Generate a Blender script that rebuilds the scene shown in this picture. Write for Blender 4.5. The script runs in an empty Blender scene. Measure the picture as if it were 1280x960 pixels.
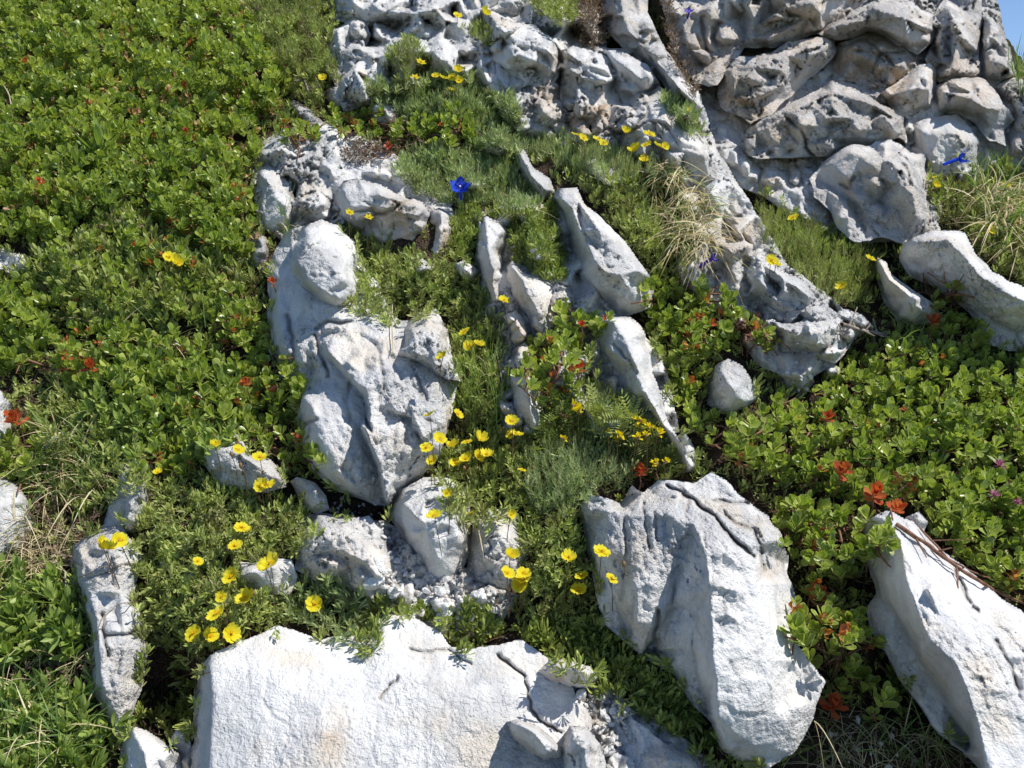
import bpy, math, random
import numpy as np
from mathutils import Vector
from mathutils.geometry import delaunay_2d_cdt

random.seed(7)
RNG = np.random.default_rng(11)
C = bpy.context.scene.collection

# ------------------------------------------------------------------ frame of the place
F = 1050.0                                    # focal length in photo pixels (1280 wide)
A0, B0 = 0.55, 0.652 / 960.0                  # the slope plane: 1/depth = A0 + B0*row
ALPHA = math.radians(12.0)                    # camera looks down by this much
CAM = np.array([0.0, 0.0, 1.5])
RIGHT = np.array([1.0, 0, 0]); UPC = np.array([0, math.sin(ALPHA), math.cos(ALPHA)])
FWD = np.array([0, math.cos(ALPHA), -math.sin(ALPHA)])
NB, NA = -B0 * F, A0 + 480 * B0
NL = math.hypot(NB, NA)
NRM = -(NB * UPC + NA * FWD) / NL             # slope normal, towards the viewer
UU = RIGHT.copy()
WW = np.cross(NRM, UU); WW /= np.linalg.norm(WW)
if WW[2] < 0: WW = -WW
UPZ = np.array([0, 0, 1.0])
GROW = 0.5 * NRM + 0.6 * UPZ; GROW /= np.linalg.norm(GROW)
SUN = np.array([0.52, -0.08, 0.84]); SUN /= np.linalg.norm(SUN)

def P(px, py, h=0.0):
    """point on the slope seen at a given place, h metres above the slope plane"""
    px = np.asarray(px, float); py = np.asarray(py, float); h = np.asarray(h, float)
    X = (px - 640) / F; Y = (480 - py) / F
    Z = (1 - h * NL) / (NB * Y + NA)
    return CAM + (Z * X)[..., None] * RIGHT + (Z * Y)[..., None] * UPC + Z[..., None] * FWD
ORG = P(640, 480, 0.0)
def uv_of(p):
    d = p - ORG
    return d @ UU, d @ WW
def proj(p):
    d = p - CAM
    z = d @ FWD
    return 640 + F * (d @ RIGHT) / z, 480 - F * (d @ UPC) / z
def slope(u, w, h):
    return ORG + np.asarray(u)[..., None] * UU + np.asarray(w)[..., None] * WW + np.asarray(h)[..., None] * NRM

# ------------------------------------------------------------------ noise
def _hash(ix, iy, iz, seed):
    h = (ix.astype(np.uint32) * np.uint32(374761393) + iy.astype(np.uint32) * np.uint32(668265263)
         + iz.astype(np.uint32) * np.uint32(2246822519) + np.uint32(seed * 3266489917 & 0xffffffff))
    h = (h ^ (h >> np.uint32(13))) * np.uint32(1274126177)
    h = (h ^ (h >> np.uint32(16))) * np.uint32(2654435761)
    return h ^ (h >> np.uint32(15))
_G = RNG.normal(size=(256, 3)); _G /= np.linalg.norm(_G, axis=1)[:, None]
def noise(p, seed=0):
    """Perlin noise, about -1..1"""
    f = np.floor(p); i = f.astype(np.int64) & 0xffffffff; r = p - f
    s = r * r * r * (r * (r * 6 - 15) + 10)
    out = 0
    for dx in (0, 1):
        wx = s[:, 0] if dx else 1 - s[:, 0]
        for dy in (0, 1):
            wy = s[:, 1] if dy else 1 - s[:, 1]
            for dz in (0, 1):
                wz = s[:, 2] if dz else 1 - s[:, 2]
                g = _G[_hash(i[:, 0] + dx, i[:, 1] + dy, i[:, 2] + dz, seed) & np.uint32(255)]
                d = g[:, 0] * (r[:, 0] - dx) + g[:, 1] * (r[:, 1] - dy) + g[:, 2] * (r[:, 2] - dz)
                out = out + wx * wy * wz * d
    return out * 1.6
def fbm(p, octaves=4, seed=0, gain=0.5, lac=2.03):
    a, t, n = 1.0, 0, 0
    for k in range(octaves):
        t = t + a * noise(p, seed + k * 17); n += a; a *= gain; p = p * lac + 3.7
    return t / n

def chips(p, seed=0):
    """broken planes: every cell of a jittered lattice is a little tilted plane; also the gap between the two nearest cells"""
    f = np.floor(p).astype(np.int64); best = np.full(len(p), 9.0); b2 = np.full(len(p), 9.0); val = np.zeros(len(p))
    for dx in (-1, 0, 1):
        for dy in (-1, 0, 1):
            for dz in (-1, 0, 1):
                c = f + [dx, dy, dz]; ci = c & 0xffffffff
                h = _hash(ci[:, 0], ci[:, 1], ci[:, 2], seed)
                q = c + np.stack([(h & np.uint32(1023)), (h >> np.uint32(10)) & np.uint32(1023), (h >> np.uint32(20)) & np.uint32(1023)], -1) / 1023.0
                d = ((p - q) ** 2).sum(1)
                h2 = _hash(ci[:, 0], ci[:, 1], ci[:, 2], seed + 99)
                v = 1.5 * ((p - q) * _G[h2 & np.uint32(255)]).sum(1) + 0.45 * (((h2 >> np.uint32(8)) & np.uint32(255)) / 255.0 - 0.5)
                m = d < best
                b2 = np.where(m, best, np.minimum(b2, d)); val = np.where(m, v, val); best = np.where(m, d, best)
    return val, np.sqrt(b2) - np.sqrt(best)

# ------------------------------------------------------------------ object helpers
def empty(name, loc):
    o = bpy.data.objects.new(name, None); C.objects.link(o); o.location = loc
    o.empty_display_size = 0.02
    return o
def tag(o, label=None, cat=None, group=None, kind=None):
    if label: o['label'] = label
    if cat: o['category'] = cat
    if group: o['group'] = group
    if kind: o['kind'] = kind
    return o
def raw_mesh(name, V, quads=None, tris=None, attrs=None, smooth=True):
    me = bpy.data.meshes.new(name)
    V = np.asarray(V, np.float32)
    nq = 0 if quads is None else len(quads); nt = 0 if tris is None else len(tris)
    idx = []
    if nq: idx.append(np.asarray(quads).reshape(-1))
    if nt: idx.append(np.asarray(tris).reshape(-1))
    idx = np.concatenate(idx).astype(np.int32)
    tot = np.concatenate([np.full(nq, 4), np.full(nt, 3)]).astype(np.int32)
    st = np.concatenate([[0], np.cumsum(tot)[:-1]]).astype(np.int32)
    me.vertices.add(len(V)); me.vertices.foreach_set('co', V.reshape(-1))
    me.loops.add(len(idx)); me.loops.foreach_set('vertex_index', idx)
    me.polygons.add(nq + nt); me.polygons.foreach_set('loop_start', st)
    me.polygons.foreach_set('use_smooth', np.full(nq + nt, smooth, bool))
    me.update(calc_edges=True)
    for k, a in (attrs or {}).items():
        a = np.asarray(a, np.float32)
        if a.ndim == 1:
            t = me.attributes.new(k, 'FLOAT', 'POINT'); t.data.foreach_set('value', a)
        else:
            t = me.attributes.new(k, 'FLOAT_VECTOR', 'POINT'); t.data.foreach_set('vector', a.reshape(-1))
    me.validate()
    return me
def obj(name, V, quads=None, tris=None, mat=None, parent=None, attrs=None, smooth=True, loc=None):
    """one mesh object; V in world coordinates"""
    V = np.asarray(V, float)
    base = np.array(parent.location) if parent is not None else (V.mean(0) if loc is None else np.asarray(loc))
    o = bpy.data.objects.new(name, raw_mesh(name, V - base, quads, tris, attrs, smooth))
    C.objects.link(o)
    if mat: o.data.materials.append(mat)
    if parent is not None: o.parent = parent
    else: o.location = base
    return o

# ------------------------------------------------------------------ materials
def newmat(name):
    m = bpy.data.materials.new(name); m.use_nodes = True
    nt = m.node_tree; nt.nodes.clear()
    return m, nt, nt.nodes, nt.links
class NT:
    def __init__(s, name):
        s.m, s.t, s.n, s.l = newmat(name)
    def node(s, typ, ins=None, **kw):
        n = s.n.new(typ)
        for k, v in kw.items(): setattr(n, k, v)
        for k, v in (ins or {}).items():
            if isinstance(v, bpy.types.NodeSocket): s.l.new(v, n.inputs[k])
            else: n.inputs[k].default_value = v
        return n
    def noise(s, vec, scale, detail=4, rough=0.55, dist=0.0):
        return s.node('ShaderNodeTexNoise', {'Vector': vec, 'Scale': scale, 'Detail': detail, 'Roughness': rough, 'Distortion': dist}).outputs['Fac']
    def ramp(s, fac, stops):
        n = s.n.new('ShaderNodeValToRGB'); s.l.new(fac, n.inputs[0])
        e = n.color_ramp.elements
        while len(e) < len(stops): e.new(0.5)
        for i, (p, c) in enumerate(stops):
            e[i].position = p; e[i].color = (*c, 1) if len(c) == 3 else c
        return n.outputs[0]
    def mr(s, v, a, b, c=0.0, d=1.0):
        return s.node('ShaderNodeMapRange', {0: v, 1: a, 2: b, 3: c, 4: d}).outputs[0]
    def math(s, op, a, b=0.0):
        return s.node('ShaderNodeMath', {0: a, 1: b}, operation=op).outputs[0]
    def mix(s, fac, a, b, mode='MIX'):
        n = s.n.new('ShaderNodeMix'); n.data_type = 'RGBA'; n.blend_type = mode
        for i, v in ((0, fac), (6, a), (7, b)):
            if isinstance(v, bpy.types.NodeSocket): s.l.new(v, n.inputs[i])
            else: n.inputs[i].default_value = v if i == 0 else (*v, 1)
        return n.outputs[2]
    def attr(s, name, out='Fac'):
        return s.node('ShaderNodeAttribute', attribute_name=name).outputs[out]
    def bump(s, h, strength, dist, nrm=None):
        ins = {'Height': h, 'Strength': strength, 'Distance': dist}
        if nrm is not None: ins['Normal'] = nrm
        return s.node('ShaderNodeBump', ins).outputs[0]
    def out(s, sh):
        o = s.n.new('ShaderNodeOutputMaterial'); s.l.new(sh, o.inputs[0]); return s.m

def rock_material():
    t = NT('limestone')
    pos = t.node('ShaderNodeNewGeometry').outputs['Position']
    sep = t.node('ShaderNodeSeparateXYZ', {0: t.attr('tone', 'Vector')})
    n1, faint, st = sep.outputs
    n2 = t.noise(pos, 48, 5, 0.65, 0.3)
    n3 = t.noise(pos, 260, 3, 0.7)
    base = t.ramp(n1, [(0.25, (0.65, 0.64, 0.62)), (0.50, (0.78, 0.762, 0.73)), (0.75, (0.85, 0.83, 0.79))])
    gr = t.attr('grain')
    col = t.mix(t.math('MULTIPLY', t.mr(n2, 0.47, 0.62, 0.0, 0.50), t.mr(gr, 0.1, 1.0, 0.55, 1.0)), base, (0.50, 0.50, 0.505))
    mott = t.noise(pos, 22, 4, 0.7, 0.8)
    col = t.mix(t.mr(mott, 0.46, 0.66, 0.0, 0.42), col, (0.62, 0.625, 0.64))
    col = t.mix(t.math('MULTIPLY', t.mr(mott, 0.60, 0.72, 0.0, 0.6), t.mr(n3, 0.3, 0.6, 0.3, 1.0)), col, (0.40, 0.40, 0.405))
    # weathered grey rind
    col = t.mix(t.math('MULTIPLY', t.attr('grey'), t.mr(n2, 0.62, 0.40, 0.25, 0.95)), col, (0.50, 0.495, 0.485))
    # ochre staining
    col = t.mix(t.math('MULTIPLY', t.attr('tan'), t.mr(n2, 0.36, 0.58, 0.25, 1.0)), col, (0.56, 0.40, 0.25))
    col = t.mix(t.mr(faint, 0.55, 0.8, 0.0, 0.6), col, (0.70, 0.61, 0.49))
    col = t.mix(t.mr(st, 0.52, 0.75, 0.0, 0.5), col, (0.50, 0.50, 0.51))
    # lichen specks
    speck = t.math('MULTIPLY', t.mr(n3, 0.60, 0.70, 0.0, 0.75), t.mr(gr, 0.2, 1.0, 0.25, 1.0))
    col = t.mix(speck, col, (0.27, 0.265, 0.26))
    # grime lodged in hollows and at the foot of the rock
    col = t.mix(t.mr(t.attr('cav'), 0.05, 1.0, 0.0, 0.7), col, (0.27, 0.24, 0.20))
    dirt = t.math('MULTIPLY', t.attr('dirt'), t.mr(n2, 0.35, 0.6))
    col = t.mix(t.math('MULTIPLY', dirt, 0.8), col, (0.17, 0.13, 0.09))
    col = t.mix(t.mr(n3, 0.40, 0.30, 0.0, 0.5), col, (0.93, 0.91, 0.88))
    pit = t.mr(t.node('ShaderNodeTexVoronoi', {'Vector': pos, 'Scale': 170.0}).outputs['Distance'], 0.0, 0.4)
    hgt = t.math('ADD', t.math('MULTIPLY', n2, 1.0), t.math('ADD', t.math('MULTIPLY', n3, 0.60), t.math('MULTIPLY', pit, 0.11)))
    b = t.bump(t.math('MULTIPLY', hgt, t.mr(gr, 0.0, 1.2, 0.22, 1.3)), 0.95, 0.0135)
    p = t.node('ShaderNodeBsdfPrincipled', {'Base Color': col, 'Roughness': 0.9, 'Normal': b})
    p.inputs['Specular IOR Level'].default_value = 0.2
    return t.out(p.outputs[0])

def soil_material():
    t = NT('humus')
    pos = t.node('ShaderNodeNewGeometry').outputs['Position']
    n = t.noise(pos, 60, 4, 0.7)
    v = t.node('ShaderNodeTexVoronoi', {'Vector': pos, 'Scale': 300.0})
    vc = t.node('ShaderNodeSeparateColor', {0: v.outputs['Color']}).outputs[0]
    col = t.ramp(n, [(0.3, (0.022, 0.015, 0.011)), (0.55, (0.065, 0.043, 0.030)), (0.75, (0.13, 0.095, 0.065))])
    col = t.mix(t.mr(vc, 0.3, 1.0, 0.0, 0.5), col, (0.11, 0.075, 0.05))
    b = t.bump(t.math('ADD', t.math('MULTIPLY', n, 1.2), t.math('MULTIPLY', v.outputs['Distance'], -0.5)), 1.0, 0.008)
    p = t.node('ShaderNodeBsdfPrincipled', {'Base Color': col, 'Roughness': 0.95, 'Normal': b})
    p.inputs['Specular IOR Level'].default_value = 0.15
    return t.out(p.outputs[0])

def leaf_material(name, c_dark, c_mid, c_lite, edge=None, edge_amt=0.0, rough=0.42, trans=0.30, rib=0.25, spec=0.4, brown=0.0):
    """lf attribute: x = how far across the blade, y = along it, z = random per leaf"""
    t = NT(name)
    sep = t.node('ShaderNodeSeparateXYZ', {0: t.attr('lf', 'Vector')})
    ax, al, rn = sep.outputs[0], sep.outputs[1], sep.outputs[2]
    pos = t.node('ShaderNodeNewGeometry').outputs['Position']
    col = t.ramp(rn, [(0.0, c_dark), (0.5, c_mid), (1.0, c_lite)])
    col = t.mix(t.mr(t.noise(pos, 14, 3), 0.4, 0.7, 0.0, 0.35), col, c_lite)
    col = t.mix(t.mr(ax, 0.22, 0.0, 0.0, rib), col, tuple(min(1, x * 1.6 + 0.02) for x in c_lite))
    if brown: col = t.mix(t.mr(t.noise(pos, 32, 4, 0.65), 0.44, 0.66, 0.0, brown), col, (0.15, 0.105, 0.065))
    if edge: col = t.mix(t.mr(ax, 0.70, 1.0, 0.0, edge_amt), col, edge)
    b = t.bump(t.noise(pos, 500, 2), 0.25, 0.001)
    p = t.node('ShaderNodeBsdfPrincipled', {'Base Color': col, 'Roughness': rough, 'Normal': b})
    p.inputs['Specular IOR Level'].default_value = spec
    tc = t.mix(1.0, col, (1.25, 1.35, 0.55), 'MULTIPLY')
    tr = t.node('ShaderNodeBsdfTranslucent', {'Color': tc})
    m = t.node('ShaderNodeMixShader', {0: trans, 1: p.outputs[0], 2: tr.outputs[0]})
    return t.out(m.outputs[0])

def plain_material(name, c1, c2, scale=80, rough=0.7, trans=0.0, spec=0.3):
    t = NT(name)
    pos = t.node('ShaderNodeNewGeometry').outputs['Position']
    col = t.mix(t.mr(t.noise(pos, scale, 4, 0.6), 0.35, 0.65), c1, c2)
    b = t.bump(t.noise(pos, scale * 6, 3), 0.4, 0.001)
    p = t.node('ShaderNodeBsdfPrincipled', {'Base Color': col, 'Roughness': rough, 'Normal': b})
    p.inputs['Specular IOR Level'].default_value = spec
    if trans:
        tr = t.node('ShaderNodeBsdfTranslucent', {'Color': col})
        return t.out(t.node('ShaderNodeMixShader', {0: trans, 1: p.outputs[0], 2: tr.outputs[0]}).outputs[0])
    return t.out(p.outputs[0])

M_ROCK = rock_material()
M_SOIL = soil_material()

# ------------------------------------------------------------------ relief of the whole slope, kept as a grid over the photo
GS = 2.0
GX0, GY0, GX1, GY1 = -300, -240, 1580, 1200
GW, GH = int((GX1 - GX0) / GS) + 1, int((GY1 - GY0) / GS) + 1
# (x, y, radius, height change in cm) hollows and swellings of the soil
SOIL_BLOBS = [(1010, 335, 60, 3.2), (1250, 290, 70, 4), (745, 215, 70, 4.5), (610, 300, 70, 4), (520, 345, 60, 5), (800, 290, 55, 4), (600, 470, 60, 4), (700, 600, 80, 5),
              (820, 560, 40, 3), (560, 140, 70, 4), (690, 700, 50, 3.5), (250, 660, 90, 3), (260, 750, 80, 3), (800, 860, 60, 2), (900, 430, 60, 4), (350, 30, 70, 4), (930, 560, 60, 3), (1060, 690, 40, 3), (690, 460, 40, 3),
              (215, 880, 50, -7), (195, 840, 40, -5), (450, 640, 45, -1.5), (750, 450, 30, -5), (790, 540, 30, -4), (735, 390, 20, -5), (1140, 850, 50, -5),
              (1055, 800, 50, 3), (890, 160, 50, -8), (960, 170, 40, -6), (1060, 460, 35, -2), (640, 330, 30, -3),
              (60, 60, 160, 3), (230, 60, 140, 3), (120, 220, 140, 2.5), (1150, 540, 170, 2), (1230, 620, 120, 2), (30, 260, 100, 2)]
def soil_h(u, w, px, py):
    p = np.stack([u, w, np.zeros_like(u)], -1)
    h = 0.004 + 0.012 * fbm(p * 9, 3, 5) + 0.006 * fbm(p * 55, 4, 9)
    for x, y, r, d in SOIL_BLOBS:
        q = ((px - x) ** 2 + (py - y) ** 2) / r ** 2
        h = h + d * 0.01 * np.exp(-q)
    return h
_jj, _ii = np.mgrid[0:GH, 0:GW]
_gx = GX0 + _ii * GS; _gy = GY0 + _jj * GS
_p0 = P(_gx.ravel(), _gy.ravel(), 0.0)
_u, _w = uv_of(_p0)
HM = soil_h(_u, _w, _gx.ravel(), _gy.ravel()).reshape(GH, GW)
def hm(px, py):
    i = np.clip(((np.asarray(px) - GX0) / GS).round().astype(int), 0, GW - 1)
    j = np.clip(((np.asarray(py) - GY0) / GS).round().astype(int), 0, GH - 1)
    return HM[j, i]

def inside(poly, x, y):
    x = np.asarray(x, float); y = np.asarray(y, float); r = np.zeros(x.shape, bool)
    n = len(poly)
    for k in range(n):
        x1, y1 = poly[k][0], poly[k][1]; x2, y2 = poly[(k + 1) % n][0], poly[(k + 1) % n][1]
        if y1 == y2: continue
        c = ((y1 > y) != (y2 > y)) & (x < (x2 - x1) * (y - y1) / (y2 - y1) + x1)
        r ^= c
    return r
def edge_dist(poly, x, y, want=False):
    """distance to the closed outline, and the nearest point and parameter on it"""
    x = np.asarray(x, float); y = np.asarray(y, float)
    best = np.full(x.shape, 1e9); bx = np.zeros(x.shape); by = np.zeros(x.shape); bp = np.zeros(x.shape)
    n = len(poly)
    for k in range(n):
        x1, y1 = poly[k][0], poly[k][1]; x2, y2 = poly[(k + 1) % n][0], poly[(k + 1) % n][1]
        L2 = (x2 - x1) ** 2 + (y2 - y1) ** 2 + 1e-9
        t = np.clip(((x - x1) * (x2 - x1) + (y - y1) * (y2 - y1)) / L2, 0, 1)
        qx = x1 + t * (x2 - x1); qy = y1 + t * (y2 - y1)
        d = np.hypot(x - qx, y - qy); m = d < best
        best = np.where(m, d, best)
        if want: bx = np.where(m, qx, bx); by = np.where(m, qy, by); bp = np.where(m, k + t, bp)
    return (best, bx, by, bp) if want else best
def area(poly):
    return 0.5 * sum(poly[k][0] * poly[(k + 1) % len(poly)][1] - poly[(k + 1) % len(poly)][0] * poly[k][1] for k in range(len(poly)))

def blur(a, m, s):
    r = max(1, int(s * 2.5)); k = np.exp(-0.5 * (np.arange(-r, r + 1) / s) ** 2)
    def c(z):
        z = np.apply_along_axis(lambda v: np.convolve(v, k, 'same'), 0, z)
        return np.apply_along_axis(lambda v: np.convolve(v, k, 'same'), 1, z)
    w = c(m.astype(float))
    return c(np.where(m, a, 0)) / np.maximum(w, 1e-6)

def cdt_height(pts, hs, segs, gx, gy):
    """plane facets between the given points, read off on a grid"""
    v, e, f, ov, oe, of = delaunay_2d_cdt([Vector(p) for p in pts], segs, [], 0, 1e-4)
    hh = np.zeros(len(v)); P2 = np.array(pts); HS = np.array(hs)
    for k, o in enumerate(ov):
        if o: hh[k] = HS[o[0]]
        else:
            d = np.hypot(P2[:, 0] - v[k][0], P2[:, 1] - v[k][1]); i = np.argsort(d)[:2]
            w = 1 / (d[i] + 1e-6); hh[k] = (HS[i] * w).sum() / w.sum()
    out = np.full(gx.shape, np.nan)
    x0, y0 = gx[0, 0], gy[0, 0]
    for t in f:
        a, b, c = (v[i] for i in t); ha, hb, hc = (hh[i] for i in t)
        d = (b[1] - c[1]) * (a[0] - c[0]) + (c[0] - b[0]) * (a[1] - c[1])
        if abs(d) < 1e-6: continue
        i0 = max(0, int((min(a[0], b[0], c[0]) - x0) / GS)); i1 = min(gx.shape[1], int((max(a[0], b[0], c[0]) - x0) / GS) + 2)
        j0 = max(0, int((min(a[1], b[1], c[1]) - y0) / GS)); j1 = min(gx.shape[0], int((max(a[1], b[1], c[1]) - y0) / GS) + 2)
        if i1 <= i0 or j1 <= j0: continue
        X = gx[j0:j1, i0:i1]; Y = gy[j0:j1, i0:i1]
        l1 = ((b[1] - c[1]) * (X - c[0]) + (c[0] - b[0]) * (Y - c[1])) / d
        l2 = ((c[1] - a[1]) * (X - c[0]) + (a[0] - c[0]) * (Y - c[1])) / d
        l3 = 1 - l1 - l2
        m = (l1 >= -1e-6) & (l2 >= -1e-6) & (l3 >= -1e-6)
        out[j0:j1, i0:i1] = np.where(m, l1 * ha + l2 * hb + l3 * hc, out[j0:j1, i0:i1])
    return out

HSCALE = 0.86
TAN = []      # (x, y, r, amount) ochre patches
GREY = []     # (x, y, r, amount) weathered grey
ROCKS = []
ROCKM = np.zeros((GH, GW), bool)
def blobs(lst, x, y):
    r = np.zeros(np.shape(x))
    for bx, by, br, a in lst: r = np.maximum(r, a * np.exp(-((x - bx) ** 2 + (y - by) ** 2) / br ** 2))
    return r

def rock(name, label, out, H, ridges=(), steps=(), grooves=(), hb=0.0, fa=0.11, soft=0.45, rnd=2.6, amp=1.0, facet=24, cat='rock', far=0.72, seed=None, group=None, tan=0.0, grey=0.0, ragged=1.6, chip=1.0, minedge=.30, grain=.58, hs=1.0, joint=None):
    """a rock from its outline; H, ridge heights in cm above the slope"""
    seed = len(ROCKS) * 7 + 3 if seed is None else seed
    joint = amp * min(1, grain) if joint is None else joint
    rs = np.random.default_rng(seed)
    if area(out) < 0: out = out[::-1]              # clockwise on the photo (y down)
    n = len(out); pts = []
    zmean = A0 + B0 * np.mean([p[1] for p in out])
    cm = 0.01 * HSCALE * hs
    for k in range(n):
        a, b = out[k], out[(k + 1) % n]
        L = math.hypot(b[0] - a[0], b[1] - a[1]); m = max(1, int(L / 7))
        nx, ny = (b[1] - a[1]) / (L + 1e-9), -(b[0] - a[0]) / (L + 1e-9)      # outward
        for q in range(m):
            t = q / m
            x, y = a[0] + t * (b[0] - a[0]), a[1] + t * (b[1] - a[1])
            up = np.clip((-ny + 0.35 * nx + 0.15) / 1.0, 0, 1)
            up = up * up * (3 - 2 * up)
            he = (hb + (H - hb) * far * up) * cm
            ha = a[2] * cm if len(a) > 2 else None; hbb = b[2] * cm if len(b) > 2 else None
            if ha is not None or hbb is not None:
                he = (ha if ha is not None else he) * (1 - t) + (hbb if hbb is not None else he) * t
            he = max(he, minedge * H * cm)
            pts.append([x, y, he])
    o = np.array(pts)
    o[:, 2] = (o[:, 2] + np.roll(o[:, 2], 1) + np.roll(o[:, 2], -1)) / 3
    q = np.stack([o[:, 0] / 22, o[:, 1] / 22, np.full(len(o), 0.5)], -1)
    q2 = q * 2.7 + 9
    sc = min(1.0, math.sqrt(abs(area(out))) / 60)
    o[:, 0] += (noise(q, 71) * 2.6 + noise(q2, 75) * 1.3) * ragged * 0.6 * sc; o[:, 1] += (noise(q, 72) * 2.6 + noise(q2, 76) * 1.3) * ragged * 0.6 * sc
    outl = [tuple(p) for p in o]
    # grid
    i0 = max(0, int((o[:, 0].min() - GX0) / GS) - 2); i1 = min(GW, int((o[:, 0].max() - GX0) / GS) + 4)
    j0 = max(0, int((o[:, 1].min() - GY0) / GS) - 2); j1 = min(GH, int((o[:, 1].max() - GY0) / GS) + 4)
    gx = _gx[j0:j1, i0:i1]; gy = _gy[j0:j1, i0:i1]
    # control points: outline, ridges and steps
    pp = [(p[0], p[1]) for p in outl]; hs = [p[2] for p in outl]
    segs = [(k, (k + 1) % len(outl)) for k in range(len(outl))]
    lines = [list(r) for r in ridges]
    for s in steps:
        path, hi, lo, w = s[:4]
        dx, dy = s[4] if len(s) > 4 else (0.85, -0.5)
        m = len(path) - 1
        g = lambda v, k: v if not isinstance(v, (tuple, list)) else v[0] + (v[1] - v[0]) * k / max(1, m)
        lines.append([(x + dx * w / 2, y + dy * w / 2, g(hi, k)) for k, (x, y) in enumerate(path)])
        lines.append([(x - dx * w / 2, y - dy * w / 2, g(lo, k)) for k, (x, y) in enumerate(path)])
    for r in lines:
        s0 = len(pp)
        for x, y, h in r: pp.append((x, y)); hs.append(h * cm)
        segs += [(s0 + k, s0 + k + 1) for k in range(len(r) - 1)]
    if not lines:                                  # a chiselled hump of its own
        cx, cy = o[:, 0].mean(), o[:, 1].mean()
        bw, bh = np.ptp(o[:, 0]), np.ptp(o[:, 1])
        for _ in range(3):
            x, y = cx + rs.uniform(-.2, .25) * bw, cy + rs.uniform(-.25, .15) * bh
            if inside(outl, np.array([x]), np.array([y]))[0]: pp.append((x, y)); hs.append(H * cm * rs.uniform(.85, 1.05))
    h0 = cdt_height(pp, hs, segs, gx, gy)
    # chiselled facets
    k = int(abs(area(out)) / facet ** 2)
    if k:
        sx = rs.uniform(o[:, 0].min(), o[:, 0].max(), k * 3); sy = rs.uniform(o[:, 1].min(), o[:, 1].max(), k * 3)
        ok = inside(outl, sx, sy)
        ok[ok] &= edge_dist(outl, sx[ok], sy[ok]) > facet * 0.3
        ctl = np.array(pp[len(outl):]).reshape(-1, 2)
        for x, y in list(zip(sx[ok], sy[ok]))[:k]:
            if len(ctl) and np.hypot(ctl[:, 0] - x, ctl[:, 1] - y).min() < facet * 0.4: continue
            jj, ii = int((y - gy[0, 0]) / GS), int((x - gx[0, 0]) / GS)
            b = h0[jj, ii]
            if np.isnan(b): continue
            pp.append((x, y)); hs.append(b + H * cm * fa * rs.normal() + H * cm * fa * 0.5)
        h0 = cdt_height(pp, hs, segs, gx, gy)
    m_in = inside(outl, gx, gy) & ~np.isnan(h0)
    h0 = np.where(np.isnan(h0), 0, h0)
    if soft > 0: hbz = blur(h0, m_in, soft * 1.2)
    else: hbz = h0
    cellm = m_in[:-1, :-1] | m_in[1:, :-1] | m_in[:-1, 1:] | m_in[1:, 1:]
    used = np.zeros(m_in.shape, bool)
    used[:-1, :-1] |= cellm; used[1:, :-1] |= cellm; used[:-1, 1:] |= cellm; used[1:, 1:] |= cellm
    d, bx, by, bp = edge_dist(outl, gx, gy, True)
    # close by the outline keep the outline's own height
    kk = np.floor(bp).astype(int) % len(outl); fr = bp - np.floor(bp)
    eh = o[kk, 2] * (1 - fr) + o[(kk + 1) % len(outl), 2] * fr
    w = np.exp(-(d / 3.5) ** 2)
    h = np.where(m_in, hbz * (1 - w) + eh * w, eh)
    x = np.where(m_in, gx, bx); y = np.where(m_in, gy, by)
    h = h + np.where(m_in, 0.004 * (np.exp(-((d - rnd) / rnd) ** 2) if False else 0), 0) - rnd * 0.0011 * np.exp(-d / rnd)
    # grooves: (path, width px, depth cm)
    cav = np.zeros(h.shape)
    wx = 3.0 * noise(np.stack([gx.ravel() / 13, gy.ravel() / 13, np.zeros(gx.size)], -1), 31).reshape(gx.shape)
    wy = 3.0 * noise(np.stack([gx.ravel() / 13, gy.ravel() / 13, np.full(gx.size, 5.5)], -1), 33).reshape(gx.shape)
    for path, gw, gd in grooves:
        best = np.full(h.shape, 1e9)
        for a, b in zip(path[:-1], path[1:]):
            L2 = (b[0] - a[0]) ** 2 + (b[1] - a[1]) ** 2 + 1e-9
            X, Y = gx + wx, gy + wy
            t = np.clip(((X - a[0]) * (b[0] - a[0]) + (Y - a[1]) * (b[1] - a[1])) / L2, 0, 1)
            best = np.minimum(best, np.hypot(X - a[0] - t * (b[0] - a[0]), Y - a[1] - t * (b[1] - a[1])))
        g = np.exp(-(best / gw) ** 2)
        h = h - gd * cm * g; cav = np.maximum(cav, g * min(1, gd / 1.2))
    Pn = P(x.ravel(), y.ravel(), h.ravel())
    # weathering relief
    u_, w_ = uv_of(Pn)
    low = fbm(Pn * 14, 4, seed)
    mid = fbm(Pn * 48, 4, seed + 5)
    fine = fbm(Pn * 150, 3, seed + 9)
    rid = 1 - np.abs(fbm(Pn * 30, 3, seed + 21)) * 2.2
    flute = fbm(np.stack([u_ * 55 + w_ * 18, w_ * 9, h.ravel() * 9], -1), 3, seed + 2)
    Pw = Pn + 0.006 * np.stack([mid, fine, low], -1)
    c1, g1 = chips(Pw * np.array([26, 20, 20]), seed); c2, g2 = chips(Pw * np.array([75, 50, 50]) + 5, seed + 8); c3, g3 = chips(Pw * 160, seed + 12)
    wp = 0.02 * np.stack([fbm(Pn * 18, 3, seed + 61), fbm(Pn * 18 + 7, 3, seed + 62), low], -1)
    _, ga_ = chips((Pn + wp) * np.array([16, 9, 9]), seed + 31); _, gb_ = chips((Pn + wp) * np.array([38, 24, 24]), seed + 37)
    crk = np.exp(-(ga_ / 0.022) ** 2) * np.clip(fbm(Pn * 7, 2, seed + 40) * 5 + 0.2, 0, 1)
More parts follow.
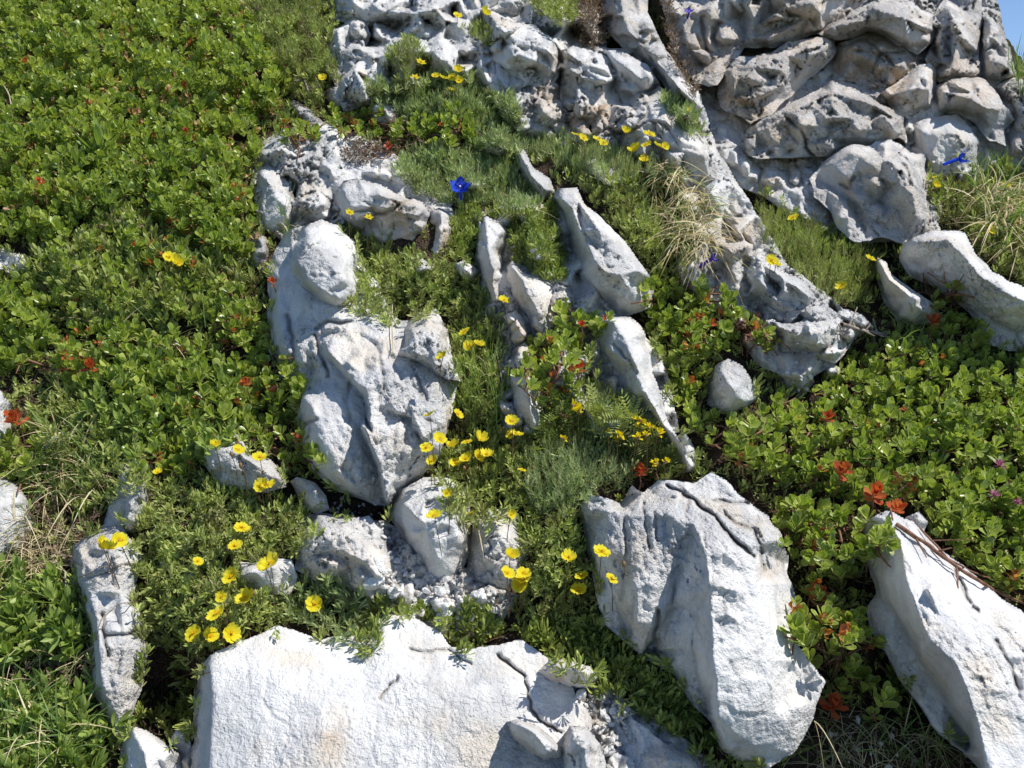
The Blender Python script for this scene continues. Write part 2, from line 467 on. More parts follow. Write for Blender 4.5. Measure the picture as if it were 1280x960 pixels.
    crk2 = np.exp(-(gb_ / 0.035) ** 2) * np.clip(fbm(Pn * 11, 2, seed + 60) * 5, 0, 1)
    rough = np.clip(fbm(Pn * 7 + 2, 2, seed + 15) * 2.0 + 0.65, 0.25, 1.2)
    dd = np.clip(d.ravel() / 5, 0.25, 1)
    chip_ = chip
    add = amp * (0.0042 * low + 0.0022 * mid + 0.0012 * fine + 0.0022 * flute + 0.0014 * (rid - 0.5)) - 0.0052 * crk * joint - 0.003 * crk2 * joint
    add = add + rough * chip * (0.0034 * c1 + 0.0030 * c2 + 0.0017 * c3)
    hh = h.ravel() + add * np.where(m_in.ravel(), dd, 0.25)
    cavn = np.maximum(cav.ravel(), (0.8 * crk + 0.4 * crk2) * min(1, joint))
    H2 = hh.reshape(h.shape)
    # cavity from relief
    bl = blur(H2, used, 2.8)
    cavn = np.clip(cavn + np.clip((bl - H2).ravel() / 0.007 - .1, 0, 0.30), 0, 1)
    # sideways wobble so that steep faces are not ruled surfaces
    Pn = P(x.ravel(), y.ravel(), hh)
    gyy, gxx = np.gradient(H2)
    steep = np.clip(np.hypot(gxx, gyy).ravel() / 0.004, 0, 1) * m_in.ravel()
    wob = fbm(Pn * 60, 3, seed + 77) * 0.003 * steep
    Pn = Pn + wob[:, None] * (UU * 0.8 - WW * 0.3)
    # mesh
    idx = -np.ones(used.shape, int); idx[used] = np.arange(used.sum())
    V = Pn[used.ravel()]
    cj, ci = np.nonzero(cellm)
    quads = np.stack([idx[cj, ci], idx[cj + 1, ci], idx[cj + 1, ci + 1], idx[cj, ci + 1]], -1)
    # skirt: boundary edges go down into the soil
    e = np.concatenate([quads[:, [0, 1]], quads[:, [1, 2]], quads[:, [2, 3]], quads[:, [3, 0]]])
    key = e[:, 0] * 10000000 + e[:, 1]; rev = e[:, 1] * 10000000 + e[:, 0]
    be = e[~np.isin(rev, key)]
    bv = np.unique(be); mp = {b: k + len(V) for k, b in enumerate(bv)}
    hv = H2.ravel()[used.ravel()]
    bx_ = x.ravel()[used.ravel()][bv]; by_ = y.ravel()[used.ravel()][bv]
    V2 = P(bx_, by_, np.minimum(hv[bv] - 0.02, -0.06))
    cen = V.mean(0)
    tow = cen - V2; tow -= (tow @ NRM)[:, None] * NRM
    V2 = V2 + tow * 0.06
    sk = np.array([[b, a, mp[a], mp[b]] for a, b in be])
    Vall = np.concatenate([V, V2])
    px, py = proj(Vall)
    ta = np.clip(blobs(TAN, px, py) + tan, 0, 1); ga = np.clip(blobs(GREY, px, py) * .42 + grey, 0, 1)
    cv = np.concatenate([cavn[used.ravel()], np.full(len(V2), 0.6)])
    hrel = np.concatenate([hv, np.full(len(V2), -0.05)])
    dirt = np.clip(1 - (hrel - 0.03) / 0.02, 0, 1) * np.concatenate([np.clip(1 - d.ravel()[used.ravel()] / 12, 0, 1), np.ones(len(V2))])
    q4 = [0.5 + 0.5 * np.clip(z * 1.6, -1, 1) for z in (fbm(Vall * 9, 3, 301), fbm(Vall * 14 + 5, 3, 305), fbm(Vall * np.array([60, 12, 12]), 3, 309))]
    tone = np.stack(q4, -1)
    base = V.mean(0) - NRM * max(0.0, hv.mean())
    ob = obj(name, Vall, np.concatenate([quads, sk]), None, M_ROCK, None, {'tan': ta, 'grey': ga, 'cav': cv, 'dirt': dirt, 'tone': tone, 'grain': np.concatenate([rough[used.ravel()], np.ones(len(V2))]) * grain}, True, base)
    tag(ob, label, cat, group)
    ROCKS.append(ob)
    sub = HM[j0:j1, i0:i1]
    ROCKM[j0:j1, i0:i1] |= m_in & (H2 > sub)
    HM[j0:j1, i0:i1] = np.where(m_in, np.maximum(sub, H2), sub)
    return ob
# ------------------------------------------------------------------ staining, laid on the places where it shows
TAN += [(500, 268, 26, .9), (560, 300, 18, .8), (505, 300, 20, .8), (690, 120, 22, 1), (720, 158, 22, 1), (755, 140, 24, .9), (915, 300, 24, .7), (905, 345, 22, .6),
        (755, 15, 26, .9), (700, 395, 16, .9), (650, 375, 14, .5), (925, 120, 30, .8), (945, 140, 26, .7), (1075, 75, 40, .6), (1120, 112, 28, .8), (1100, 90, 20, .9),
        (880, 60, 45, .5), (1190, 85, 22, .6), (1210, 110, 30, .5), (1058, 230, 14, .9), (980, 165, 26, .5), (1175, 100, 12, .7), (960, 225, 20, .4), (935, 405, 20, .5),
        (445, 705, 30, .35), (960, 715, 12, .9), (410, 930, 22, .8), (425, 900, 16, .5), (700, 845, 18, .5), (120, 765, 12, .6), (140, 820, 14, .5), (630, 640, 12, .5),
        (345, 575, 30, .25), (700, 70, 12, .5), (1000, 460, 26, .5), (985, 215, 14, .5), (930, 430, 18, .5), (655, 410, 16, .6), (1000, 30, 60, .4)]
GREY += [(880, 30, 70, .9), (960, 20, 60, .8), (440, 95, 40, .5), (455, 20, 36, .4), (650, 60, 40, .35), (980, 120, 60, .55), (1080, 90, 60, .6), (1120, 35, 50, .5),
         (1190, 60, 45, .5), (1210, 150, 60, .5), (1170, 180, 40, .5), (1030, 160, 50, .4), (1060, 250, 60, .35), (470, 250, 34, .6), (400, 430, 60, .4), (520, 520, 60, .45),
         (800, 700, 60, .3), (790, 440, 30, .3), (1180, 330, 50, .4), (930, 210, 30, .4), (530, 660, 40, .35), (1160, 800, 40, .3), (1000, 380, 40, .3), (470, 420, 50, .4)]

# ------------------------------------------------------------------ bedrock that shows in the joints between the rocks
def bed(label, out, H, **k):
    o = rock('bedrock', label, out, H, facet=k.pop('facet', 17), fa=k.pop('fa', .30), far=.8, amp=.7, chip=1.9, soft=.35, minedge=.5, **k)
    tag(o, None, None, None, 'structure'); del o['category']
    return o
bed('rough bedrock under the broken stones beside the leafy carpet', [(322, 180), (345, 165), (400, 150), (470, 175), (520, 210), (570, 250), (575, 330), (520, 345), (470, 330), (440, 300), (400, 285), (350, 300), (325, 280), (312, 230)], 4.6)
bed('rough bedrock of the small crag at the top', [(410, -60), (560, -60), (740, -60), (760, 60), (720, 150), (650, 170), (600, 110), (560, 110), (500, 120), (430, 140), (408, 80)], 9)
bed('rough bedrock joining the diagonal white band', [(700, 60), (800, 60), (860, 100), (900, 190), (935, 250), (985, 330), (1050, 380), (1075, 415), (1040, 460), (1000, 480), (950, 460), (905, 400), (850, 350), (840, 290), (880, 262), (830, 210), (770, 195), (700, 180)], 9.5)
bed('rough bedrock behind the boulders of the big crag', [(830, -90), (1230, -90), (1255, 40), (1275, 110), (1330, 180), (1290, 230), (1225, 215), (1190, 235), (1165, 300), (1060, 305), (1010, 285), (960, 250), (900, 225), (870, 170), (845, 100)], 7.0, grey=.35, fa=.12)
bed('low bedrock hump under the middle column of rocks', [(590, 270), (640, 250), (700, 255), (740, 330), (770, 390), (830, 440), (850, 540), (800, 560), (700, 540), (640, 560), (610, 480), (600, 380)], 8.0)
bed('low bedrock ledge around the rubble', [(365, 640), (480, 650), (600, 720), (650, 745), (620, 790), (560, 800), (470, 770), (400, 750)], 3.6)
bed('low bedrock under the pale foot stones', [(700, 850), (760, 860), (850, 920), (900, 960), (900, 1010), (700, 1010)], 4.4)

_rock = rock
def rock(name, label, out, H, **k):
    xs = [p[0] for p in out]; ys = [p[1] for p in out]; cx, cy = sum(xs) / len(xs), sum(ys) / len(ys)
    if name.startswith(('crag', 'tan_block')):
        k.setdefault('chip', .5); k['amp'] = k.get('amp', 1.0) * .32; k.setdefault('joint', 1.15); k.setdefault('soft', 0); k.setdefault('rnd', 1.6); k['fa'] = max(min(k.get('fa', .13), .10), .075); k['facet'] = min(k.get('facet', 18) * .8, 15)
        k['ragged'] = 2.3; k['minedge'] = .52; k['far'] = .85
        if cx > 835 and cy < 310: k['grey'] = max(k.get('grey', 0), .10); k['tan'] = max(k.get('tan', 0), .22)
        k.setdefault('grain', .75)
    if not name.startswith(('crag', 'tan_block', 'bedrock')) and k.get('grain', 1) > .45 and 'fa' not in k: k['facet'] = k.get('facet', 24) * .8; k['fa'] = .09; k.setdefault('soft', .2); k.setdefault('chip', .75); k['amp'] = k.get('amp', 1) * .7
    if cx > 835 and cy < 345: k['hs'] = .64 if cx > 930 or cy < 160 else .78
    elif cy < 250: k['hs'] = .74
    return _rock(name, label, out, H, **k)
# ------------------------------------------------------------------ the slab and stones at the foot
rock('rock_slab', 'broad flat white rock slab filling the foot of the slope, smooth and brightly lit',
     [(243, 880, 0), (246, 845, 3), (262, 818, 8), (300, 800, 8), (345, 784, 7.5), (380, 788, 7), (402, 800, 6), (440, 794, 6), (462, 792, 6), (474, 776, 6), (494, 766, 6), (522, 772, 6),
      (546, 788, 6), (562, 804, 6), (590, 812, 6), (622, 805, 6), (655, 798, 6), (682, 820, 5.5), (706, 848, 5.5), (728, 872, 5), (740, 900, 5), (752, 950, 5), (775, 1150, 4), (225, 1150, 0), (236, 980, 0), (239, 930, 0)],
     9, ridges=[[(262, 835, 9.3), (266, 880, 9.6), (262, 930, 9.2), (262, 1060, 9)], [(330, 840, 10), (420, 900, 10.6), (560, 940, 9.4), (650, 960, 7.5)], [(480, 800, 8.2), (520, 850, 9), (600, 870, 7.8), (680, 900, 6)], [(420, 840, 9.3), (380, 960, 10.6), (500, 1080, 9)]],
     grooves=[([(622, 818), (640, 833), (657, 845), (660, 868), (664, 889), (680, 905), (700, 915)], 1.7, 1.1), ([(512, 812), (528, 818), (560, 812), (590, 830)], 1.6, .6), ([(474, 874), (486, 858), (497, 846)], 1.4, .9)],
     fa=.018, facet=60, amp=.45, chip=.30, grain=.5, soft=1.0, rnd=1.5, ragged=2.6, tan=0.0)
rock('white_stone', 'wedge of white rock standing in the dark hollow beside the foot slab', [(148, 1000, 0), (150, 936, 1), (158, 915), (168, 906), (190, 918), (212, 932), (224, 945), (228, 1000, 0)], 6, ridges=[[(168, 914, 6), (180, 940, 7), (190, 1000, 6)]])
rock('grey_stone', 'small grey stone wedged between the foot slab and the white wedge', [(212, 925), (221, 911), (236, 922), (243, 950), (243, 1000, 0), (226, 1000, 0), (222, 942)], 4, grey=.4)
rock('white_stone', 'angular white stone with a pointed end on the edge of the foot slab', [(632, 903), (646, 899), (672, 907), (690, 922), (702, 937), (700, 947), (680, 950), (658, 938), (640, 922)], 13, minedge=.62, grain=.4, ridges=[[(645, 905, 12.5), (670, 918, 14), (690, 934, 12.5)]], facet=16)
rock('white_stone', 'brightest blocky white stone at the foot slab edge, beside the pointed one', [(704, 920), (712, 908), (735, 909), (750, 930), (757, 955), (760, 1010, 3), (705, 1010, 3), (702, 950)], 13, minedge=.62, grain=.3, ridges=[[(715, 916, 13.2), (732, 930, 13.8), (735, 970, 13)]], facet=22)
rock('white_stone', 'broken white stone between the blocky stone and the small plate', [(755, 948), (770, 940), (790, 948), (800, 968), (795, 1010, 0), (757, 1010, 0)], 8.5, facet=14, minedge=.5)
rock('pale_stone', 'cream loaf-shaped stone lying across the top edge of the foot slab', [(672, 839), (688, 822), (715, 826), (738, 834), (746, 848), (736, 860), (708, 858), (688, 850)], 11, minedge=.6, grain=.4, ridges=[[(690, 830, 11), (712, 836, 12), (735, 842, 11)]], facet=16, tan=.2)
rock('pale_stone', 'pale flat stone at the foot of the slope below the spoon-leaved plants', [(770, 910, 1), (786, 893), (808, 908), (830, 928), (868, 950), (900, 1010, 0), (790, 1010, 0), (778, 950, 1)], 7.5, fa=.06, minedge=.5, grain=.4)
rock('flat_stone', 'thin white flake lying flat in the rubble pocket', [(537, 750), (550, 743), (574, 750), (577, 762), (560, 770), (541, 762)], 6.5, minedge=.6, facet=14, grain=.3)
rock('flat_stone', 'white flake under the rock wall at the upper end of the rubble', [(578, 748), (596, 738), (612, 736), (614, 752), (600, 760), (584, 758)], 6.2, minedge=.6, facet=14, grain=.3)
rock('flat_stone', 'rounded white stone alone in the rubble beside the cream outcrop', [(478, 735), (490, 726), (507, 736), (509, 748), (497, 754), (483, 750)], 6.2, minedge=.5, facet=14, grain=.3)

# ------------------------------------------------------------------ left side
rock('limestone_rock', 'tall narrow grey-white rock rising from the dark hollow at the foot of the slope',
     [(86, 700, 1), (90, 684), (100, 676), (128, 658), (152, 657), (176, 692, 5), (174, 720, 5), (166, 745, 5), (181, 781, 4), (184, 820, 3), (178, 855, 2), (168, 889, 0), (146, 921, 0), (132, 895, 0), (119, 868, 0), (113, 845, 0), (110, 790, 1), (97, 745, 1)],
     8, ridges=[[(100, 690, 7), (108, 730, 7.5), (120, 770, 7.5), (124, 810, 7.2), (126, 845, 6.5), (140, 880, 5)], [(140, 690, 8), (150, 740, 7.4), (155, 800, 7), (152, 850, 6)]],
     grooves=[([(128, 768), (130, 790), (134, 822)], 2.2, 1.0), ([(134, 795), (158, 793), (176, 790)], 2.2, 1.0), ([(104, 726), (140, 712), (160, 706)], 1.6, .5)], grey=.1)
rock('limestone_rock', 'grey rock peeping from the shrubs above the tall narrow rock', [(128, 660), (138, 625), (148, 592), (165, 562), (191, 580), (190, 625), (175, 668), (150, 672)], 9, grey=.1)
rock('limestone_rock', 'shaded grey rock at the edge of the slope under the straw-coloured grass', [(-90, 600), (-10, 590), (18, 605), (37, 628), (42, 662), (24, 690), (-20, 712), (-90, 720)], 5, grey=.4)
rock('limestone_rock', 'small rock showing under the withered red leaves at the edge', [(-80, 500), (0, 488), (14, 505), (14, 545), (2, 575), (-80, 590)], 8)
rock('limestone_rock', 'pale rock half buried by the narrow dark leaves near the big yellow buds', [(-60, 314), (10, 312), (46, 322), (42, 345), (10, 348), (-60, 352)], 8)
rock('pale_stone', 'small pale stone surrounded by grass below the red-leaved shrub', [(52, 552), (64, 540), (82, 541), (80, 560), (66, 572), (54, 566)], 7)
rock('limestone_rock', 'low dazzling white rock behind the row of three yellow flowers', [(236, 545), (255, 544), (296, 543), (312, 566), (330, 572), (357, 588), (358, 610), (338, 616), (302, 612), (272, 606), (255, 584)], 9, minedge=.6, chip=.6, ridges=[[(255, 555, 9), (295, 565, 10), (340, 596, 9.5)]])
rock('cream_stone', 'cream stone with ragged edges between bare soil and shrub leaves', [(363, 602), (372, 596), (395, 603), (407, 620), (412, 638), (396, 644), (376, 630)], 7, tan=.08, minedge=.5)
rock('limestone_rock', 'small white rock half hidden by yellow flowers above the foot slab', [(288, 702), (318, 704), (345, 697), (365, 700), (372, 722), (362, 745), (325, 742), (298, 728)], 8.5, minedge=.5)
rock('limestone_rock', 'grey stone in the carpet of rockrose beside the narrow rock', [(218, 705), (240, 700), (262, 712), (264, 735), (236, 742), (220, 728)], 7.5)
rock('cream_outcrop', 'cream-white stepped outcrop beneath the bare soil pocket',
     [(368, 712, 1), (372, 688), (382, 662), (397, 645), (430, 650), (462, 644), (478, 663), (492, 700, 3), (496, 717, 2), (474, 735, 1), (466, 752, 0), (440, 738, 0), (420, 726, 0), (395, 726, 0)],
     9, minedge=.45, grain=.35, ridges=[[(400, 662, 8.5), (440, 672, 9), (470, 700, 8)]], steps=[([(385, 692), (420, 690), (455, 705), (470, 722)], 8.5, 6.5, 5, (0.2, -1))], tan=.10)

# the large grooved rock left of centre
rock('limestone_boulder', 'largest grooved grey-white rock with a dark zigzag cleft, beside the shrubs',
     [(334, 335, 3), (345, 312, 6), (356, 290), (378, 281), (400, 285), (440, 300), (452, 330), (470, 350), (490, 392), (500, 400), (548, 400), (562, 425, 9), (562, 455, 9), (572, 480, 8), (564, 520, 8), (553, 560, 7), (540, 585, 5), (520, 600, 3), (500, 616, 2), (487, 632, 1), (470, 632, 1.5),
      (440, 620, 2.5), (418, 612, 2.5), (404, 600, 2.5), (387, 585, 2), (376, 560, 2), (372, 520, 2), (368, 485, 2), (350, 470, 1.5), (342, 440, 1), (335, 400, 1)],
     12, ridges=[[(348, 345, 7.5), (350, 400, 8), (362, 440, 9)], [(383, 500, 10), (398, 545, 10.4), (415, 590, 9), (450, 612, 7)], [(420, 520, 11), (435, 570, 10), (455, 605, 8)], [(400, 400, 11), (440, 410, 12), (480, 430, 13.4), (510, 490, 13.5), (520, 560, 11)], [(540, 480, 13), (550, 530, 11)]],
     steps=[([(409, 442), (424, 458), (440, 478), (456, 495), (461, 510), (461, 528)], (13.8, 14.5), (10.6, 9.0), 6, (0.9, -0.35)), ([(452, 533), (462, 558), (473, 583), (477, 605), (482, 626)], (14.5, 10), (9.4, 3.0), 6, (0.95, -0.2)), ([(494, 516), (515, 522), (527, 549)], (14.4, 13.5), (12.2, 10.0), 5, (0.8, -0.6))],
     grooves=[([(393, 420), (400, 440), (412, 470)], 2.6, 1.0), ([(360, 395), (366, 430), (368, 460)], 3, 1.0), ([(440, 470), (433, 500), (438, 530)], 2.5, .5), ([(380, 528), (395, 524)], 2.2, 1.0), ([(470, 430), (480, 470), (476, 500)], 2.2, .6), ([(520, 470), (535, 500)], 2, .5), ([(395, 410), (410, 400), (440, 402)], 2.4, .9)],
     fa=.045, facet=19, amp=.75, chip=.7, soft=.25)
rock('limestone_block', 'smooth white block perched on top of the grooved rock, casting a blue shadow', [(363, 335, 10), (365, 305, 11), (378, 283), (400, 274), (424, 282), (440, 303), (452, 335), (447, 365, 12), (438, 382, 11), (418, 388, 10.5), (395, 374, 10), (375, 358, 10)], 17,
     ridges=[[(372, 330, 15.5), (382, 350, 16), (405, 366, 16), (425, 374, 15)], [(385, 295, 16.5), (405, 320, 17.5), (432, 350, 17)]], fa=.025, rnd=3, amp=.7, chip=.7, soft=.8)
rock('limestone_block', 'bright white angular block set into the upper side of the grooved rock', [(492, 448, 13), (498, 412), (520, 392), (545, 388), (560, 412), (564, 442), (576, 476, 12), (560, 474, 12), (543, 468, 12), (520, 456, 12), (505, 450, 12)], 17, ridges=[[(500, 438, 15.8), (522, 444, 16.2), (545, 456, 16)], [(515, 415, 16.5), (545, 420, 17)]], fa=.03)
rock('limestone_rock', 'grey rock leaning below the dense cluster of yellow flowers',
     [(486, 642, 1), (497, 612), (528, 596), (560, 598), (585, 610), (590, 645, 4), (588, 690, 3), (577, 718, 1), (556, 730, 0), (536, 724, 0), (516, 692, 1), (496, 662, 1)], 9, ridges=[[(505, 630, 8), (530, 660, 9.5), (548, 700, 7)], [(560, 620, 10), (572, 670, 9)]], grey=.15)
rock('limestone_rock', 'tan-grey upright rock face behind the hanging dry stem', [(583, 712, 1), (592, 650, 6), (612, 636), (645, 640), (662, 690, 4), (650, 732, 1), (622, 748, 0), (594, 738, 0)], 8, tan=.2, grey=.1)

# ------------------------------------------------------------------ the big fluted rock in the lower middle
rock('limestone_boulder', 'big fluted white rock with a deep shaded hollow, beside the trailing green shrub',
     [(728, 650, 6), (725, 633), (740, 621), (760, 622), (778, 628), (790, 606), (803, 618), (822, 602), (842, 598), (870, 601), (890, 592), (915, 606), (935, 625), (960, 643), (975, 668), (987, 695), (985, 722, 9), (997, 745, 8), (992, 772, 8), (996, 800, 9), (1014, 830, 9), (1032, 852, 9),
      (1020, 882, 8.5), (1012, 905, 8), (1000, 936, 7), (962, 960, 7), (926, 952, 4), (905, 940, 2), (888, 905, 0), (865, 880, 0), (846, 850, 0), (822, 830, 0), (800, 822, 0), (780, 800, 0), (758, 782, 0), (748, 762, 0), (742, 730, 2), (733, 690, 4)],
     17, ridges=[[(735, 640, 11), (760, 640, 13), (790, 645, 14), (800, 690, 14), (795, 740, 13.2), (795, 775, 11), (800, 800, 8)], [(750, 690, 10), (765, 740, 7.5), (782, 785, 4)],
                 [(830, 640, 15.5), (838, 690, 14), (826, 740, 12.5), (815, 780, 11), (805, 805, 9)],
                 [(868, 655, 17), (883, 690, 18.5), (888, 730, 19), (889, 775, 18.5), (894, 841, 17.5), (897, 895, 14.5), (912, 938, 9)],
                 [(866, 668, 16.0), (846, 722, 12.0), (838, 765, 9.5), (824, 792, 7), (815, 818, 2.5)], [(868, 765, 13), (866, 810, 11), (872, 850, 8), (885, 890, 4)],
                 [(930, 690, 17.0), (945, 760, 17.0), (960, 830, 15), (970, 890, 12.5), (965, 930, 9.5)], [(980, 790, 12), (1005, 850, 8)]],
     grooves=[([(803, 630), (808, 655), (811, 688)], 1.8, .8), ([(818, 640), (822, 676)], 1.6, .5), ([(834, 606), (866, 625), (893, 645), (905, 662), (925, 681), (942, 695)], 2.2, 1.5), ([(944, 665), (952, 690), (956, 710)], 2.4, 1.0), ([(892, 625), (918, 628), (935, 628)], 2.0, .9),
              ([(905, 640), (920, 655), (948, 665)], 2.0, .8), ([(822, 762), (822, 780), (815, 802), (806, 815)], 3.0, 1.6), ([(792, 740), (790, 790)], 2.2, .5), ([(848, 605), (860, 620), (858, 640)], 1.8, .6), ([(780, 640), (784, 700), (776, 750)], 3, .6)],
     fa=.028, facet=24, amp=.75, chip=.6, grain=.5, soft=.3, ragged=2.2)
rock('limestone_rock', 'long smooth white rock with a bluish shaded flank at the lower corner',
     [(1078, 672, 8), (1083, 650), (1108, 638), (1138, 650), (1160, 670), (1182, 690), (1204, 706), (1232, 730), (1262, 754), (1300, 780), (1400, 830), (1420, 1120, 4), (1250, 1120, 0), (1234, 1000, 0), (1222, 958, 0), (1205, 940, 0), (1190, 930, 0), (1165, 905, 0), (1148, 880, 0), (1125, 850, 0), (1108, 818, 0), (1086, 782, 0),
      (1084, 757, 2), (1096, 740, 5), (1082, 702, 6)],
     19, ridges=[[(1112, 655, 16), (1125, 675, 17), (1129, 707, 17.5), (1137, 737, 18.5), (1162, 801, 20), (1193, 828, 20.5), (1207, 858, 20.5), (1218, 889, 20), (1228, 929, 19), (1245, 1040, 18)], [(1105, 720, 11), (1120, 770, 9), (1150, 830, 8), (1180, 880, 6), (1210, 930, 3)],
                 [(1180, 740, 18.5), (1230, 800, 18.5), (1270, 870, 18.5), (1320, 960, 17)]],
     grooves=[([(1194, 716), (1205, 738), (1212, 752)], 2.6, 1.0), ([(1245, 800), (1262, 830), (1275, 862)], 2.2, .8), ([(1215, 758), (1222, 764)], 3.0, 1.0)], fa=.022, facet=28, amp=.6, chip=.5, grain=.32, soft=.3)
rock('pale_stone', 'white chip of stone lying in the shrub beside the dark red leaves', [(1132, 646), (1148, 639), (1161, 652), (1154, 666), (1140, 662)], 12, hb=9, facet=12)

# ------------------------------------------------------------------ middle column
rock('limestone_rock', 'bluish-shaded rock with a lit shoulder behind the feathery green plant',
     [(737, 432, 3), (740, 404), (762, 392), (788, 396), (806, 417), (812, 440), (818, 468), (829, 501), (834, 528), (853, 555), (869, 582, 3), (850, 584, 1), (826, 540, 2), (795, 516, 2), (781, 510, 1), (761, 490, 1), (744, 475, 1)],
     14, ridges=[[(768, 402, 13.5), (782, 425, 14.5), (795, 455, 14.5), (806, 490, 13.5), (828, 530, 10.5), (855, 572, 6)], [(752, 440, 8), (775, 480, 6.5), (800, 505, 5.5)]], grooves=[([(768, 430), (785, 450), (800, 470)], 2.0, .8)], amp=.9)
rock('limestone_rock', 'large leaning blade of grey rock, lit along one edge, beside the trailing shrub top',
     [(690, 246, 8), (698, 236), (720, 234), (731, 255), (752, 272), (780, 300), (800, 328), (818, 354), (814, 383, 6), (788, 395, 3), (757, 391, 2), (730, 370, 2), (715, 337, 2), (708, 300, 2), (700, 265, 2)],
     16, ridges=[[(703, 250, 13), (716, 262, 14), (727, 290, 15.5), (742, 325, 16), (765, 355, 14), (785, 375, 11)], [(722, 250, 14), (755, 290, 16.5), (790, 340, 14.5)]], grooves=[([(720, 270), (735, 300), (755, 320)], 2.2, .5)], grey=.2)
rock('limestone_rock', 'thin crooked white blade of rock above the large leaning blade', [(643, 188, 5), (654, 186), (668, 210), (688, 222), (694, 240, 6), (678, 250, 3), (661, 232, 3), (648, 208, 3)], 14, minedge=.5, ridges=[[(650, 192, 13), (664, 220, 14.5), (682, 238, 13.5)]], facet=14)
rock('tan_white_rock', 'pointed white rock with an orange-brown stain above the trailing shrub',
     [(630, 348, 3), (634, 335), (641, 327), (654, 340), (680, 350), (698, 360), (704, 380), (706, 407, 3), (688, 432, 1), (673, 428, 1), (654, 405, 2), (643, 385, 2), (633, 368, 2)], 14, ridges=[[(643, 335, 13), (655, 360, 14), (672, 390, 13), (682, 418, 10)]], tan=.12)
rock('limestone_rock', 'narrow slanting stone squeezed beside the pointed stained rock', [(694, 352), (704, 349), (717, 370), (729, 391, 3), (712, 388, 2), (700, 372, 2)], 7, facet=12)
rock('limestone_rock', 'tall bluish stone column between two green plant mats', [(590, 322, 4), (596, 290), (604, 268), (625, 277), (641, 290), (632, 318), (630, 347), (629, 388, 3), (612, 378, 2), (598, 350, 2)], 12.5, ridges=[[(606, 278, 12), (610, 310, 12), (616, 350, 12), (620, 375, 11)]], grey=.2, facet=16)
rock('limestone_rock', 'sunlit white rock in the cleft under the trailing shrub', [(632, 470, 2), (642, 436), (656, 428), (668, 450), (676, 480), (690, 512, 3), (682, 545, 2), (655, 548, 1), (640, 522, 1)], 12, ridges=[[(650, 440, 11), (660, 490, 12.5), (668, 530, 10)]])
rock('white_stone', 'small upright white stone in the grey-green cushion under the tan wall', [(598, 188), (611, 168), (632, 168), (639, 188), (628, 200), (610, 196)], 14, facet=12)
rock('white_stone', 'flat white stone right behind the open blue flower', [(566, 230), (578, 218), (600, 222), (606, 234), (590, 243), (572, 240)], 12, facet=12)

rock('white_stone', 'white stone peeping from the dark mat above the loose rockrose tuft', [(562, 334), (580, 324), (600, 338), (596, 358), (574, 354)], 12, facet=12)
rock('white_stone', 'narrow white stone between the dark mat and the rusty white rock', [(508, 330), (528, 322), (548, 336), (540, 350), (518, 346)], 12, facet=12)
rock('limestone_rock', 'pale jagged rock showing between the tall column and the leaning blade', [(648, 292), (664, 280), (684, 296), (694, 320), (700, 345), (682, 344), (664, 328), (650, 312)], 14, facet=14)
rock('limestone_rock', 'cracked white rock in the mat beneath the first wall flowers', [(720, 205), (744, 198), (772, 214), (792, 238), (780, 250), (752, 240), (728, 224)], 13, facet=14)
rock('limestone_rock', 'grey-white ledge under the straw grass, joining the tall bluish rock', [(800, 212), (830, 210), (862, 226), (880, 262), (886, 296), (868, 300), (848, 268), (822, 238)], 13, facet=15)
rock('limestone_rock', 'white shoulder of rock between the grass stems and the trailing pale shrub', [(628, 395), (645, 388), (660, 402), (664, 426), (650, 440), (634, 428)], 13, facet=14)
# ------------------------------------------------------------------ left middle, broken grey rocks
rock('limestone_rock', 'broad grey rock with an ochre corner behind two small yellow flowers',
     [(418, 240, 5), (430, 226), (448, 224), (475, 231), (502, 244), (530, 254), (541, 270), (531, 297, 5), (514, 328, 3), (476, 310, 3), (446, 286, 3), (424, 272, 3)], 12,
     ridges=[[(430, 238, 11), (460, 245, 13), (500, 252, 13), (530, 262, 11)]], steps=[([(438, 262), (470, 262), (500, 268), (520, 272)], 12.4, 10.2, 6, (0.1, -1))], grooves=[([(470, 268), (490, 262), (512, 248)], 2.2, 1.2), ([(492, 250), (500, 262)], 2, .9)], facet=18, amp=1.3)
rock('limestone_rock', 'small white and rusty rock next to the ochre-cornered one', [(536, 266), (550, 259), (567, 266), (570, 290), (562, 326, 3), (546, 332, 2), (528, 318, 2), (528, 300)], 10, ridges=[[(552, 266, 10), (554, 290, 9.5), (545, 318, 7)]], facet=14, amp=1.3, tan=.15)
rock('limestone_rock', 'knobbly stone beneath the dead twigs of the small shrub', [(444, 216), (458, 198), (472, 184), (484, 196), (497, 206), (502, 224), (488, 234), (466, 232)], 9, facet=12, amp=1.2)
rock('limestone_rock', 'smooth triangular rock beside the patch of bare brown soil', [(316, 232, 3), (322, 214), (336, 204), (352, 218), (366, 235), (372, 260), (366, 284, 2), (348, 296, 1), (328, 285, 1), (318, 258, 2)], 8, ridges=[[(328, 220, 7.5), (345, 245, 8), (358, 270, 7)]], grey=.2)
rock('limestone_rock', 'grey pointed stone striped by the shadows of grass', [(390, 212), (397, 190), (407, 171), (424, 178), (431, 200), (432, 222), (416, 240), (398, 236)], 9, facet=14)
rock('limestone_rock', 'small triangular stone just above the perched white block', [(382, 240), (386, 228), (402, 240), (418, 256), (416, 274), (396, 280), (382, 272)], 8, facet=14)
rock('limestone_rock', 'white rock ridge poking out at the edge of the leafy carpet', [(356, 130), (368, 124), (388, 136), (402, 150), (410, 162), (396, 166), (374, 152)], 5.5, facet=12)
rock('limestone_rock', 'cluster-top pale stone just under the leafy carpet edge', [(330, 184), (345, 173), (356, 180), (356, 198), (343, 208), (332, 200)], 6, facet=12)
